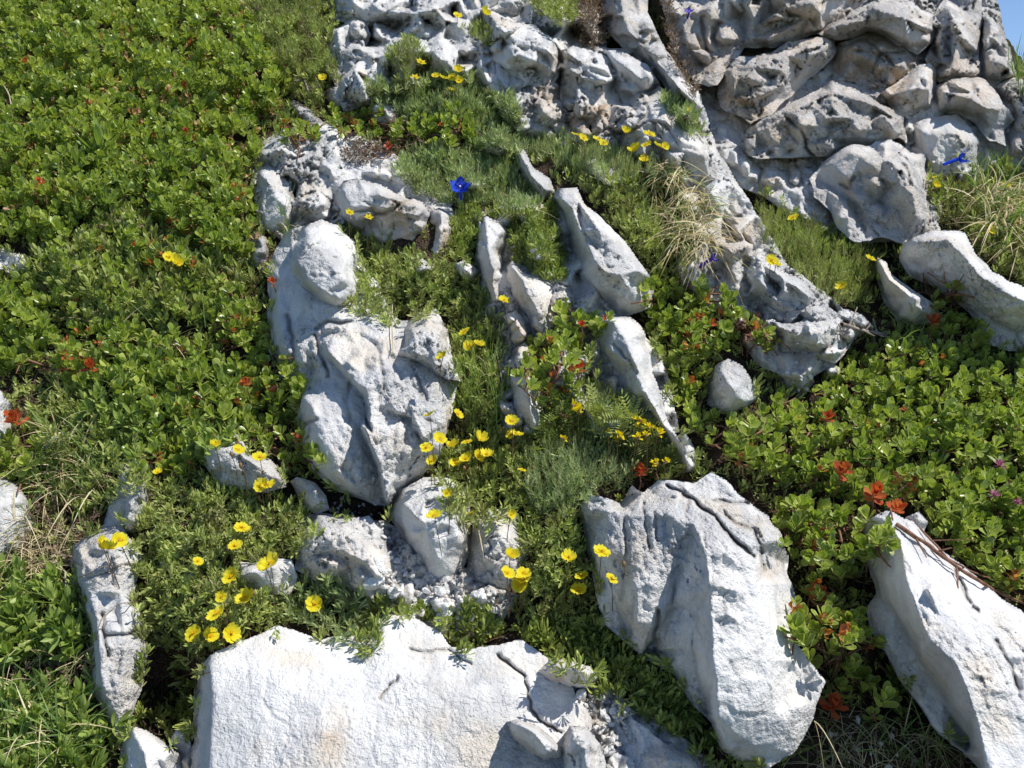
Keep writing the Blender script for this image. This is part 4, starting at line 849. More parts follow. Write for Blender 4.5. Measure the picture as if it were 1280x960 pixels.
# feathery leaf: leaflets in pairs along a rib
def feather(rs):
    Vs, Qs, As, off = [], [], [], 0
    for j in range(5):
        el = math.radians(rs.uniform(15, 70)); a = j * 1.256 + rs.uniform(-.4, .4); n = 7; L = .028 * rs.uniform(.7, 1.1)
        for k in range(n):
            for s in ((-1, 1) if k < n - 1 else (0,)):
                lv, lq, la = leaf('lance', .0078, .0026, 2, .2, .2)
                v = lv @ rotz(s * 1.0).T + np.array([L * (k + 1) / n, 0, 0])
                v[:, 2] -= .006 * ((k + 1) / n) ** 2
                v = v @ roty(-el).T @ rotz(a).T
                Vs.append(v); Qs.append(lq + off); off += len(v); As.append(np.column_stack([la, np.full(len(v), rs.uniform())]))
    return np.concatenate(Vs), np.concatenate(Qs), np.concatenate(As)
_rs = np.random.default_rng(9)
KIND['feather'] = dict(t=[feather(_rs) for _ in range(4)], s=.0150, th=.022, tilt=.4, sc=(.7, 1.15), m=M_NARROW, layers=2, lift=.6)

def tube(path, r0, r1, n=5):
    path = np.asarray(path, float); V, Q = [], []
    for k, p in enumerate(path):
        d = path[min(k + 1, len(path) - 1)] - path[max(k - 1, 0)]; d /= np.linalg.norm(d) + 1e-9
        a = np.cross(d, [0.3, 0.2, 0.9]); a /= np.linalg.norm(a) + 1e-9; b = np.cross(d, a)
        r = r0 + (r1 - r0) * k / (len(path) - 1)
        for j in range(n): V.append(p + r * (a * math.cos(6.2832 * j / n) + b * math.sin(6.2832 * j / n)))
    for k in range(len(path) - 1):
        for j in range(n): Q.append((k * n + j, k * n + (j + 1) % n, (k + 1) * n + (j + 1) % n, (k + 1) * n + j))
    return np.array(V), np.array(Q)
def join(parts):
    Vs, Qs, off = [], [], 0
    for v, q in parts: Vs.append(v); Qs.append(np.asarray(q) + off); off += len(v)
    return np.concatenate(Vs), np.concatenate(Qs)

def sample(poly, spacing, rs, edge=0.0):
    px = np.array([p[0] for p in poly]); py = np.array([p[1] for p in poly])
    u, w = uv_of(P(px, py, 0.0))
    n = int((u.max() - u.min()) * (w.max() - w.min()) / spacing ** 2)
    gu, gw = np.meshgrid(np.arange(u.min(), u.max(), spacing), np.arange(w.min(), w.max(), spacing * .87))
    gu = gu + (np.arange(gu.shape[0]) % 2)[:, None] * spacing * .5
    gu = (gu + rs.uniform(-.42, .42, gu.shape) * spacing).ravel(); gw = (gw + rs.uniform(-.42, .42, gw.shape) * spacing).ravel()
    x, y = proj(slope(gu, gw, np.zeros(gu.size)))
    q = np.stack([x / 18, y / 18, np.zeros(x.size)], -1)
    x2 = x + 5 * noise(q, 3); y2 = y + 5 * noise(q, 4)
    m = inside(poly, x2, y2)
    return x[m], y[m], edge_dist(poly, x2[m], y2[m])

PLANTS = {}
def plant(name, label, cat, poly, kind, group=None, dens=1.0, th=None, mat=None, red=0, twigs=None, sc=1.0, holes=0.40, dead=0.22, seed=None, bulge=1.0):
    K = KIND[kind]; seed = len(PLANTS) * 13 + 5 if seed is None else seed
    rs = np.random.default_rng(seed)
    cx = sum(p[0] for p in poly) / len(poly); cy = sum(p[1] for p in poly) / len(poly)
    root = empty(name, P(cx, cy, float(hm(cx, cy))))
    tag(root, label, cat, group)
    th = K['th'] if th is None else th
    layers = K['layers']; pos, axs, scs = [], [], []
    tops = []
    for L in range(layers):
        x, y, d = sample(poly, K['s'] * sc / math.sqrt(dens) * (1.0 + 0.12 * L), rs)
        q = np.stack([x / 26, y / 26, np.full(x.size, seed * .37)], -1)
        nz = noise(q, 51); nz2 = noise(q * 2.6, 53)
        keep = (nz2 > -0.75 + holes + (.22 if kind == 'bear' else .08)) | (rs.uniform(size=x.size) > .82)
        x, y, d, nz, nz2 = x[keep], y[keep], d[keep], nz[keep], nz2[keep]
        dome = np.clip(d / 22, .15, 1) ** .6
        f = 1 - L / layers * 1.0
        h = hm(x, y) + th * bulge * (dome * (K['lift'] + .60 * nz + .45 * nz2) * f + rs.uniform(-.08, .12, x.size)) + .002
        p = P(x, y, h)
        ax = GROW + K['tilt'] * rs.normal(size=(x.size, 3)) * (1 + .35 * L)
        pos.append(p); axs.append(ax); scs.append(rs.uniform(*K['sc'], x.size) * sc * (1 if L == 0 else .92))
        if L == 0: tops = (x, y, h)
    pos = np.concatenate(pos); axs = np.concatenate(axs); scs = np.concatenate(scs)
    nred = 0
    sel = np.zeros(len(pos), bool)
    V, Q, A = scatter(K['t'], pos, axs, scs, rs)
    if kind in ('narrow', 'fine', 'grey', 'moss', 'spoon'):      # a second, rounder-leaved growth in patches
        x, y, d = sample(poly, .018, rs); q = np.stack([x / 20, y / 20, np.full(x.size, seed * .7)], -1); m = noise(q, 61) > .0; x, y = x[m], y[m]
        if len(x):
            v2, q2, a2 = scatter(KIND['spoon']['t'], P(x, y, hm(x, y) + th * bulge * rs.uniform(.5, .95, x.size)), GROW + .4 * rs.normal(size=(x.size, 3)), rs.uniform(.5, .95, x.size), rs)
            a2[:, 2] = .5 + .5 * a2[:, 2]; Q = np.concatenate([Q, q2 + len(V)]); V = np.concatenate([V, v2]); A = np.concatenate([A, a2])
    obj('foliage', V, Q, None, mat or K['m'], root, {'lf': A})
    if red and len(tops[0]):
        cc = rs.choice(len(tops[0]), max(1, red // 4)); dc = np.min(np.hypot(tops[0][:, None] - tops[0][cc][None], tops[1][:, None] - tops[1][cc][None]), axis=1)
        k = np.unique(np.concatenate([np.argsort(dc + rs.uniform(0, 14, len(dc)))[:int(red * .9)], rs.choice(len(tops[0]), max(1, int(red * .35)))]))
        xr, yr, hr = tops[0][k] + rs.uniform(-6, 6, len(k)), tops[1][k] + rs.uniform(-6, 6, len(k)), tops[2][k] + .004
        T = temps(seed + 90, 4, kind='obovate', n=5, L=.013, W=.0068, stem=.004, e0=0, e1=55, nseg=3, fold=.3, curl=.8)
        V, Q, A = scatter(T, P(xr, yr, hr), GROW + .5 * rs.normal(size=(len(k), 3)), rs.uniform(.45, .95, len(k)), rs)
        obj('withered_leaves', V, Q, None, M_RED, root, {'lf': A})
    if twigs is None: twigs = {'bear': 55, 'broad': 10, 'feather': 6}.get(kind, 8)
    if twigs and len(tops[0]) > 4:
        parts = []
        xs, ys, hs = tops
        for _ in range(twigs):
            i = rs.integers(len(xs)); a = rs.uniform(0, 6.283); n = 6; L = rs.uniform(18, 55); x0, y0 = xs[i], ys[i]
            t = np.linspace(0, 1, n); bx = x0 + L * t * math.cos(a) + 4 * np.cumsum(rs.normal(size=n)) * .4; by = y0 + L * t * math.sin(a) + 4 * np.cumsum(rs.normal(size=n)) * .4
            hh = hm(bx, by) + th * .35 * np.sin(t * 3.1) + .003
            ok = inside(poly, bx, by)
            if ok.sum() < 4: continue
            r = .0014 if kind == 'bear' else .0006
            parts.append(tube(P(bx, by, hh), r * rs.uniform(.8, 1.5), r * .6))
        for v, q in parts: obj('twig', v, q, None, M_TWIG, root)
    if dead:
        if kind == 'bear': dead *= .5
        x, y, d = sample(poly, .010, rs); m = rs.uniform(size=x.size) < dead; x, y = x[m], y[m]
        if len(x) > (150 if kind != 'bear' else 90):
            V, Q, A = scatter(KIND['dead']['t'] if kind != 'bear' else temps(seed + 60, 4, kind='obovate', n=3, L=.010, W=.0052, stem=.003, e0=-10, e1=50, nseg=3, curl=.7), P(x, y, hm(x, y) + th * bulge * rs.uniform(.1, .75, x.size) if kind != 'bear' else hm(x, y) + th * rs.uniform(.35, .95, x.size)), GROW + .8 * rs.normal(size=(x.size, 3)), rs.uniform(.6, 1.3, x.size), rs)
            obj('withered_sprigs', V, Q, None, M_DEAD if kind != 'bear' else M_TANL, root, {'lf': A})
    if kind in ('narrow', 'fine', 'grey', 'moss', 'spoon'):
        x, y, d = sample(poly, .024, rs); pts = list(zip(x, y))
        if len(pts) > 170: V, Q, A = blades(pts, 1, .032, .0009, 1.3, .6, rs, (0, 0, 0), th * .5); obj('dry_blades', V, Q, None, M_STRAW, root, {'lf': A})
    PLANTS[label] = (root, th, seed)
    root['_th'] = th; del root['_th']
    return root, th

# ------------------------------------------------------------------ flowers
PA = {}
def petal_disc(n, R, W, seed, cup=.25, ruffle=.1, notch=False, pointed=False):
    rs = np.random.default_rng(seed); V, Q, A = [], [], []; off = 0
    for k in range(n):
        rk = rs.uniform()
        a = 6.2832 * k / n + rs.uniform(-.12, .12); RR = R * rs.uniform(.9, 1.08); ns, na = 4, 5
        c = cup * rs.uniform(.4, 1.6)
        for i in range(ns + 1):
            t = .08 + .92 * i / ns
            hw = W * (np.interp(t, [0, .3, .7, 1], [.2, .75, 1, .62]) if not pointed else np.interp(t, [0, .35, .7, 1], [.35, 1, .8, .05]))
            for j in range(na):
                s = (j / (na - 1)) * 2 - 1
                r = RR * t * (1 - (.06 if not notch else .0) * abs(s) ** 2 * t) - (RR * .10 * (1 - abs(s)) if notch and i == ns else 0)
                z = RR * c * t * t + ruffle * R * (math.sin(s * 5 + k * 2) * t + rs.uniform(-.5, .5) * t) + .06 * R * abs(s) + (k % 2) * .0003
                A.append((abs(s), t, rk)); V.append(((r * math.cos(a) - s * hw * math.sin(a)), (r * math.sin(a) + s * hw * math.cos(a)), z))
        for i in range(ns):
            for j in range(na - 1):
                b = off + i * na + j; Q.append((b, b + 1, b + na + 1, b + na))
        off += (ns + 1) * na
    PA[len(V)] = np.array(A)
    return np.array(V), np.array(Q)
def dot_ball(c, r, seed=0):
    V, Q = [], []; n, m = 7, 4; rs = np.random.default_rng(seed)
    for i in range(m + 1):
        ph = -1.45 + 2.9 * i / m
        for j in range(n):
            rr = r * (1 + rs.uniform(-.15, .15))
            V.append((c[0] + rr * math.cos(ph) * math.cos(6.2832 * j / n), c[1] + rr * math.cos(ph) * math.sin(6.2832 * j / n), c[2] + rr * math.sin(ph)))
    for i in range(m):
        for j in range(n): Q.append((i * n + j, i * n + (j + 1) % n, (i + 1) * n + (j + 1) % n, (i + 1) * n + j))
    return np.array(V), np.array(Q)
def fmesh(name, V, Q, mat, A=None):
    me = raw_mesh(name, V, Q, None, {'lf': A} if A is not None else None); me.materials.append(mat); return me
ROSE = []
for s in range(6):
    V, Q = petal_disc(5, .0108, .0066, 40 + s, cup=[.2, .45, .3, .85, .12, .35][s], ruffle=.14, notch=False)
    rs_ = np.random.default_rng(s)
    balls = [dot_ball((rs_.normal() * .0013, rs_.normal() * .0013, .0022 + rs_.uniform(0, .0015)), .00062, q) for q in range(12)]
    v2, q2 = join(balls)
    ROSE.append((fmesh('rockrose_petals', V, Q, M_YELP, PA[len(V)]), fmesh('stamens', v2, q2, M_YELD)))
STAR = []
for s in range(3):
    V, Q = petal_disc(6, .0100, .0030, 60 + s, cup=.2, ruffle=.06, pointed=True)
    v2, q2 = join([dot_ball((math.cos(k) * .0014, math.sin(k) * .0014, .0014), .0008, k) for k in range(6)])
    STAR.append((fmesh('star_petals', V, Q, M_YELP, PA[len(V)]), fmesh('stamens', v2, q2, M_YELD)))
PEA = []                                              # yellow pea-like flower heads: a ball of small tubes
for s in range(3):
    rs_ = np.random.default_rng(80 + s); vs, qs, off = [], [], 0
    for k in range(16):
        el = rs_.uniform(-.2, 1.4); a = rs_.uniform(0, 6.283)
        lv, lq, la = leaf('spoon', .0085 * rs_.uniform(.8, 1.1), .0042, 3, .7, .3)
        v = lv @ roty(-el).T @ rotz(a).T; vs.append(v); qs.append(lq + off); off += len(v)
    v2, q2 = dot_ball((0, 0, .0010), .0030, s)
    PEA.append((fmesh('pea_petals', np.concatenate(vs), np.concatenate(qs), M_YEL), fmesh('calyx', v2, q2, M_BUD)))
def place_flower(root, base, head, axis, lib, k, scale, stalk_parts, spin):
    pet, st = lib[k % len(lib)]
    f = bpy.data.objects.new('flower', pet); C.objects.link(f); f.parent = root
    B = basis(np.array([axis]), np.array([spin]))[0]
    from mathutils import Matrix
    M = Matrix.Identity(4)
    loc = head - np.array(root.location)
    for i in range(3):
        for j in range(3): M[i][j] = B[i][j] * scale
        M[i][3] = loc[i]
    f.matrix_basis = M
    c = bpy.data.objects.new('stamens' if 'stamen' in st.name else 'calyx', st); C.objects.link(c); c.parent = f
    mid = (base + head) / 2 + GROW * .004 + RIGHT * random.uniform(-.004, .004)
    t = np.linspace(0, 1, 6)[:, None]
    path = (1 - t) ** 2 * base + 2 * t * (1 - t) * mid + t ** 2 * (head - axis * .001)
    V, Q = tube(path, .00055, .00045, 4)
    s_ = bpy.data.objects.new('stalk', fmesh('stalk', (V - np.array(root.location) - loc) @ B / scale, Q, M_STALK)); C.objects.link(s_); s_.parent = f
def flowers(root, th, pts, lib='rose', scale=1.0, lift=.016, buds=0, seed=1):
    """pts: places of the heads; each flower is a part of its plant, with its own stalk"""
    rs = np.random.default_rng(seed + len(pts)); stalks = []; L = {'rose': ROSE, 'star': STAR, 'pea': PEA}[lib]
    face = 0.30 * UPZ + 0.65 * NRM + 0.30 * SUN
    for k, p in enumerate(pts):
        x, y = p[0], p[1]; s = (p[2] if len(p) > 2 else 1.0) * scale * float(np.interp(y, [250, 500], [.95, .68]))
        h0 = float(hm(x, y)); hh = h0 + th * 1.05 + lift * rs.uniform(.7, 1.3)
        head = P(x, y, hh); base = head - GROW * (hh - h0) * 1.15 + RIGHT * rs.uniform(-.006, .006)
        ax = face + .42 * rs.normal(size=3); ax /= np.linalg.norm(ax)
        place_flower(root, base, head, ax, L, int(rs.integers(0, 9)), s * rs.uniform(.9, 1.12), stalks, rs.uniform(0, 6.28))
    for _ in range(buds):
        p = pts[rs.integers(len(pts))]; x, y = p[0] + rs.normal() * 12, p[1] + rs.normal() * 12
        h0 = float(hm(x, y)); hh = h0 + th * .7 + lift * rs.uniform(.2, 1.0); head = P(x, y, hh); base = head - GROW * (hh - h0) * 1.1
        v, q = dot_ball((0, 0, 0), .0024 * scale, int(rs.integers(99))); v = v * np.array([.75, .75, 1.25])
        b = obj('bud', v + head, q, None, M_BUD, root)
        t = np.linspace(0, 1, 5)[:, None]; v, q = tube((1 - t) * base + t * head + np.sin(t * 3.14) * RIGHT * .002, .0005, .0004, 4)
        v = v - head; s_ = bpy.data.objects.new('stalk', fmesh('stalk', v + head - np.array(root.location), q, M_STALK)); C.objects.link(s_); s_.parent = b

# ------------------------------------------------------------------ grass
def blades(pts, n_each, L, W, spread, droop, rs, lean=(0, 0, 0), thk=0.0):
    """arching ribbons"""
    Vs, Qs, As, off = [], [], [], 0; ns = 7
    for (x, y) in pts:
        h0 = float(hm(x, y)); b0 = P(x, y, h0 + thk)
        for _ in range(n_each):
            a = rs.uniform(0, 6.283); l = L * rs.uniform(.5, 1.15); sp = spread * rs.uniform(.2, 1.0)
            out = RIGHT * math.cos(a) + WW * math.sin(a)
            d = GROW + out * sp + np.array(lean); d /= np.linalg.norm(d)
            t = np.linspace(0, 1, ns)[:, None]; dr = droop * rs.uniform(.4, 1.4)
            path = b0 + rs.normal(size=3) * .003 + d * l * t + (out * .5 - UPZ * .6) * (l * dr) * t ** 2.2
            side = np.cross(d, out + .3 * rs.normal(size=3)); side /= np.linalg.norm(side) + 1e-9
            w = W * rs.uniform(.7, 1.2) * np.interp(t, [0, .2, .7, 1], [.7, 1, .7, .05]) * .5
            v = np.empty((ns * 2, 3)); v[0::2] = path - side * w; v[1::2] = path + side * w
            q = np.array([(2 * k, 2 * k + 1, 2 * k + 3, 2 * k + 2) for k in range(ns - 1)])
            r = rs.uniform(); A = np.column_stack([np.full(ns * 2, .5), np.repeat(t[:, 0], 2), np.full(ns * 2, r)])
            Vs.append(v); Qs.append(q + off); As.append(A); off += len(v)
    return np.concatenate(Vs), np.concatenate(Qs), np.concatenate(As)
def tuft(label, poly, n, L, green=1.0, straw=0.0, W=.0016, spread=.5, droop=.25, lean=(0, 0, 0), each=3, group=None, seed=1, thk=0.0, name='grass_tuft'):
    rs = np.random.default_rng(seed * 31 + n)
    xs = [p[0] for p in poly]; ys = [p[1] for p in poly]; pts = []
    while len(pts) < n:
        x, y = rs.uniform(min(xs), max(xs)), rs.uniform(min(ys), max(ys))
        if inside(poly, np.array([x]), np.array([y]))[0]: pts.append((x, y))
    cx, cy = np.mean([p[0] for p in pts]), np.mean([p[1] for p in pts])
    root = empty(name, P(cx, cy, float(hm(cx, cy)))); tag(root, label, 'grass', group)
    ng = int(round(n * green)); nsx = int(round(n * straw))
    if ng: V, Q, A = blades(pts[:ng], each, L, W, spread, droop, rs, lean, thk); obj('green_blades', V, Q, None, M_GRASS, root, {'lf': A})
    if nsx: V, Q, A = blades(pts[-nsx:], each, L * .95, W * .9, spread * 1.4, droop * 2.2, rs, lean, thk); obj('dry_blades', V, Q, None, M_STRAW, root, {'lf': A})
    return root
def twig(label, path, r0, r1, mat, rise=.012, name='twig', branches=0, seed=3, cat='twig', group=None):
    rs = np.random.default_rng(seed); n = len(path)
    t = np.linspace(0, 1, n * 4); x = np.interp(t, np.linspace(0, 1, n), [p[0] for p in path]); y = np.interp(t, np.linspace(0, 1, n), [p[1] for p in path])
    x = x + rs.normal(size=len(t)).cumsum() * .35; y = y + rs.normal(size=len(t)).cumsum() * .35
    h = np.interp(t, np.linspace(0, 1, n), hm([p[0] for p in path], [p[1] for p in path]))
    h = np.maximum(h, hm(x, y)) + rise * (.3 + np.sin(t * 3.1) * .7) + r0
    pa = P(x, y, h); V, Q = tube(pa, r0, r1, 7)
    V = V + (r0 * .25) * noise(V * 400, 5)[:, None]
    parts = [(V, Q)]
    for _ in range(branches):
        k = rs.integers(2, len(pa) - 2); d = pa[k + 1] - pa[k - 1]; d /= np.linalg.norm(d); s = np.cross(d, NRM) * rs.choice([-1, 1])
        tt = np.linspace(0, 1, 5)[:, None]; parts.append(tube(pa[k] + (d * .5 + s + NRM * .3) * tt * rs.uniform(.012, .035), r0 * .5, r1 * .5, 5))
    V, Q = join(parts)
    return tag(obj(name, V, Q, None, mat, None, None, True, pa[0]), label, cat, group)
# ------------------------------------------------------------------ pebbles
def pebble_mesh(k):
    rs = np.random.default_rng(500 + k); V, Q = dot_ball((0, 0, 0), 1.0, k)
    import bmesh
    bm = bmesh.new(); bmesh.ops.create_icosphere(bm, subdivisions=3, radius=1.0)
    V = np.array([v.co[:] for v in bm.verts]); T = [[v.index for v in f.verts] for f in bm.faces]; bm.free()
    for _ in range(9):                                   # flat cuts make it an angular chip
        n = rs.normal(size=3); n /= np.linalg.norm(n); c = rs.uniform(.45, .8); d = V @ n
        V = V - np.clip(d - c, 0, None)[:, None] * n
    V = V * np.array([1, rs.uniform(.6, .85), rs.uniform(.4, .6)]) * (1 + .06 * noise(V * 3 + k, 3))[:, None]
    n = len(V)
    me = raw_mesh('stone_chip', V, None, T, {'tan': np.full(n, rs.choice([0, 0, 0, .35])), 'grey': np.full(n, 0.0), 'cav': np.zeros(n), 'dirt': np.zeros(n), 'tone': np.tile([.85, .3, .3], (n, 1)), 'grain': np.full(n, .25)})
    me.materials.append(M_ROCK); return me
CHIPS = [pebble_mesh(k) for k in range(8)]
def pebbles(poly, n, r0, r1, label, group, seed, name='stone_chip'):
    from mathutils import Matrix
    rs = np.random.default_rng(seed); xs = [p[0] for p in poly]; ys = [p[1] for p in poly]; got = []; tries = 0
    while len(got) < n and tries < n * 60:
        tries += 1
        x, y = rs.uniform(min(xs), max(xs)), rs.uniform(min(ys), max(ys))
        if not inside(poly, np.array([x]), np.array([y]))[0]: continue
        r = r0 + (r1 - r0) * rs.uniform() ** 2.2
        if any(math.hypot(x - a, y - b) < (r + c) * 620 for a, b, c in got): continue
        got.append((x, y, r))
        o = bpy.data.objects.new(name, CHIPS[int(rs.integers(8))]); C.objects.link(o)
        ax = NRM + .35 * rs.normal(size=3); B = basis(np.array([ax]), np.array([rs.uniform(0, 6.28)]))[0]
        M = Matrix.Identity(4); loc = P(x, y, float(hm(x, y)) + r * .28)
        for i in range(3):
            for j in range(3): M[i][j] = B[i][j] * r
            M[i][3] = loc[i]
        o.matrix_basis = M
        tag(o, label, 'stone', group)
pebbles([(478, 700), (492, 716), (510, 712), (530, 735), (560, 740), (620, 740), (618, 775), (590, 775), (545, 790), (520, 772), (490, 762), (470, 745), (466, 720)], 120, .0032, .0135, 'small white stone chip in the rubble pocket under the cream outcrop', 'white chips in the rubble pocket', 1)
pebbles([(482, 650), (490, 690), (505, 705), (498, 720), (480, 700), (470, 660)], 14, .003, .006, 'small stone chip in the narrow soil channel beneath the grooved rock', 'chips in the soil channel', 2)
pebbles([(715, 860), (745, 868), (790, 890), (775, 905), (762, 940), (735, 900)], 26, .003, .009, 'small white stone chip beside the blocky foot stones', 'white chips by the foot stones', 3)
pebbles([(395, 610), (440, 625), (480, 640), (470, 650), (410, 640)], 16, .002, .004, 'tiny stone chip on the bare soil under the grooved rock', 'chips on the bare soil', 4)
pebbles([(1010, 905), (1100, 895), (1180, 930), (1170, 960), (1000, 965)], 20, .002, .006, 'small stone chip on the crumbly soil at the lower corner', 'chips on the crumbly soil', 5)
pebbles([(540, 330), (600, 350), (620, 400), (560, 400)], 12, .002, .006, 'white stone chip lying in the mat of dark rockrose leaves', 'chips in the rockrose mat', 6)
pebbles([(600, 640), (700, 790), (660, 800), (600, 800)], 8, .002, .006, 'small stone chip under the plants by the rubble', 'chips under the plants', 8)

pebbles([(505, 200), (560, 190), (640, 210), (690, 260), (640, 270), (520, 240)], 16, .002, .006, 'small white stone chip in the mixed mat around the blue flower', 'chips in the mixed mat', 9)
pebbles([(700, 250), (760, 270), (830, 350), (790, 350), (720, 300)], 10, .002, .006, 'small stone chip in the mat beside the leaning blade', 'chips beside the leaning blade', 10)
pebbles([(190, 600), (340, 620), (360, 700), (200, 790)], 22, .003, .008, 'white stone chip showing in the rockrose carpet', 'chips in the rockrose carpet', 11)
pebbles([(900, 380), (1040, 400), (1010, 500), (940, 450)], 16, .003, .008, 'pale stone chip between the blocks of the lower band', 'chips of the lower band', 12)
# dead leaf bits on the soil
rs = np.random.default_rng(77); N = 5200
x = rs.uniform(-40, 1320, N); y = rs.uniform(-20, 1000, N); hh = hm(x, y)
m = hh < 0.022; x, y, hh = x[m], y[m], hh[m]
m = ~((x > 1225) & (y < 130)); x, y, hh = x[m], y[m], hh[m]
LT = temps(70, 5, kind='lance', n=1, L=.009, W=.0035, stem=0, e0=0, e1=0, nseg=2, curl=1.0) + temps(71, 4, kind='needle', n=2, L=.016, W=.0012, stem=0, e0=0, e1=15, nseg=2, across=2)
V, Q, A = scatter(LT, P(x, y, hh + .001), NRM + .35 * rs.normal(size=(len(x), 3)), rs.uniform(.5, 1.2, len(x)), rs)
tag(obj('leaf_litter', V, Q, None, M_DEAD, None, {'lf': A}, True, ORG), 'brown dead leaf bits scattered on the soil', None, None, 'stuff')

# ------------------------------------------------------------------ bearberry shrubs
G1 = 'bearberry shrubs of the big leafy carpet'; G2 = 'bearberry shrubs of the slope below the crag'
B = lambda label, poly, **k: plant('bearberry_shrub', label, 'shrub', poly, 'bear', **k)
B('bright green small-leaved shrub filling the top corner of the slope', [(-210, -150), (150, -150), (165, 60), (150, 115), (60, 130), (-210, 125)], group=G1, red=10, bulge=1.3)
B('bright green small-leaved shrub bordering the dark feathery mat, with a few orange leaves', [(140, -150), (262, -150), (296, -20), (330, 55), (360, 105), (350, 140), (320, 152), (240, 130), (150, 118), (160, 40)], group=G1, red=14, bulge=1.3)
B('leafy shrub with scattered orange leaves around the big pale-green sprig', [(-210, 118), (60, 122), (165, 112), (190, 180), (170, 262), (80, 262), (-210, 270)], group=G1, red=16, bulge=1.2)
B('leafy shrub reaching the triangular rock, with reddish twigs at its rim', [(160, 112), (240, 125), (325, 148), (325, 185), (305, 215), (318, 255), (318, 302), (300, 330), (250, 318), (165, 262), (182, 190)], group=G1, red=14, bulge=1.1)
B('low shrub strip along the edge of the slope above the half-buried pale rock', [(-210, 262), (60, 258), (110, 268), (90, 300), (40, 312), (-210, 312)], group=G1, red=5)
B('round-leaved shrub with a yellowish heart at the edge of the slope', [(-210, 355), (20, 350), (62, 362), (72, 405), (62, 445), (20, 470), (-210, 480)], group=G1, red=7, sc=1.02)
B('shrub with glowing orange-red old leaves in its middle, over the grassy hollow', [(60, 420), (120, 412), (190, 408), (250, 430), (305, 455), (325, 500), (318, 552), (230, 552), (170, 535), (120, 500), (70, 480)], group=G1, red=22, sc=1.1)
B('small shrub climbing onto the grooved rock, last shoots on bare stone', [(308, 425), (345, 438), (362, 450), (378, 490), (372, 535), (392, 562), (412, 572), (402, 596), (376, 592), (345, 572), (322, 552), (312, 500)], group=G1, red=8, sc=1.02)
B('shrub shoots in front of the dark slot beside the grooved rock', [(262, 378), (300, 370), (324, 385), (332, 425), (305, 440), (270, 425)], group=G1, red=6)
B('single round-leaved clump under the two withered dark red leaves', [(-200, 548), (12, 552), (52, 562), (54, 598), (30, 612), (-200, 612)], sc=1.2, red=2)
B('few shrub shoots beside the dazzling white rock', [(160, 555), (200, 548), (245, 560), (262, 585), (250, 602), (210, 592), (170, 590)], group=G1, sc=1.15, red=3)
B('sparse little shrub with a tangle of bare dark twigs above the broken rocks', [(400, 142), (440, 132), (480, 150), (520, 150), (560, 160), (550, 182), (500, 178), (450, 172), (405, 166)], dens=.55, red=8, twigs=60)
B('bright sprigs of shrub between the grey-green mat and the white upright stone', [(540, 118), (580, 130), (602, 150), (590, 178), (555, 186), (530, 165)], dens=.8, red=4)
B('shrub sprigs on the ledge under the white ridge at the carpet edge', [(345, 150), (372, 155), (400, 165), (395, 185), (355, 180)], red=4, dens=.8)
B('upright shrub draped over the shaded rock, its shadow on the white stone', [(798, 362), (832, 342), (868, 352), (905, 372), (932, 398), (922, 425), (902, 440), (885, 452), (878, 480), (866, 512), (842, 498), (822, 440), (806, 402)], group=G2, red=10, sc=.98)
B('shrub wrapped around the smooth egg-shaped stone', [(842, 500), (872, 500), (884, 526), (915, 528), (948, 505), (985, 498), (1010, 510), (1006, 570), (975, 605), (925, 588), (880, 560), (856, 535)], group=G2, red=4, sc=1.1)
B('shrub spreading from the white lumpy block towards the grassy red-leaved spot', [(1010, 492), (1052, 470), (1068, 446), (1105, 432), (1150, 425), (1190, 400), (1236, 398), (1240, 440), (1190, 462), (1150, 490), (1100, 512), (1020, 520)], group=G2, red=5, sc=.98)
B('dark glossy shrub near the edge of the slope under the long arched rock', [(1150, 490), (1190, 462), (1240, 440), (1300, 450), (1490, 470), (1490, 600), (1280, 590), (1210, 590), (1150, 560)], group=G2, red=4, sc=1.05)
B('broad yellowish green shrub holding two bright red rosettes', [(980, 520), (1030, 512), (1100, 512), (1150, 495), (1160, 560), (1180, 600), (1160, 632), (1110, 636), (1050, 632), (1000, 612), (985, 570)], group=G2, red=8, sc=1.02)
B('shrub around the pink clover heads behind the long smooth rock', [(1175, 600), (1215, 592), (1290, 592), (1490, 600), (1490, 800), (1300, 768), (1240, 728), (1195, 690), (1165, 655), (1165, 630)], group=G2, red=6, sc=.98)
B('shrub arm hanging over the gap between the two biggest white rocks', [(968, 628), (1010, 620), (1060, 634), (1080, 650), (1110, 662), (1130, 688), (1100, 708), (1070, 722), (1050, 742), (1010, 728), (985, 700), (975, 665)], red=5, sc=1.10, th=.065)
B('trailing shrub tongue casting leafy shadows on the big fluted rock', [(985, 765), (1000, 745), (1045, 738), (1072, 748), (1070, 785), (1092, 800), (1108, 830), (1122, 868), (1125, 898), (1098, 906), (1065, 892), (1048, 862), (1025, 838), (1000, 820), (988, 798)], red=8, sc=1.14, th=.085)
B('pale green shrub trailing down beside the pointed stained rock', [(698, 380), (722, 384), (745, 398), (762, 402), (756, 420), (732, 426), (722, 452), (716, 488), (706, 522), (682, 516), (662, 498), (652, 470), (660, 432), (690, 412), (702, 396)], red=10, sc=1.05, th=.05)
B('little shrub sprig behind the sharp-edged wedge rock', [(1150, 358), (1172, 350), (1202, 362), (1205, 382), (1185, 392), (1160, 380)], dens=.9)
B('shrub twigs with leaves over the stones under the cracked white block', [(905, 388), (940, 398), (975, 425), (985, 440), (955, 442), (925, 425)], dens=.6, red=3)

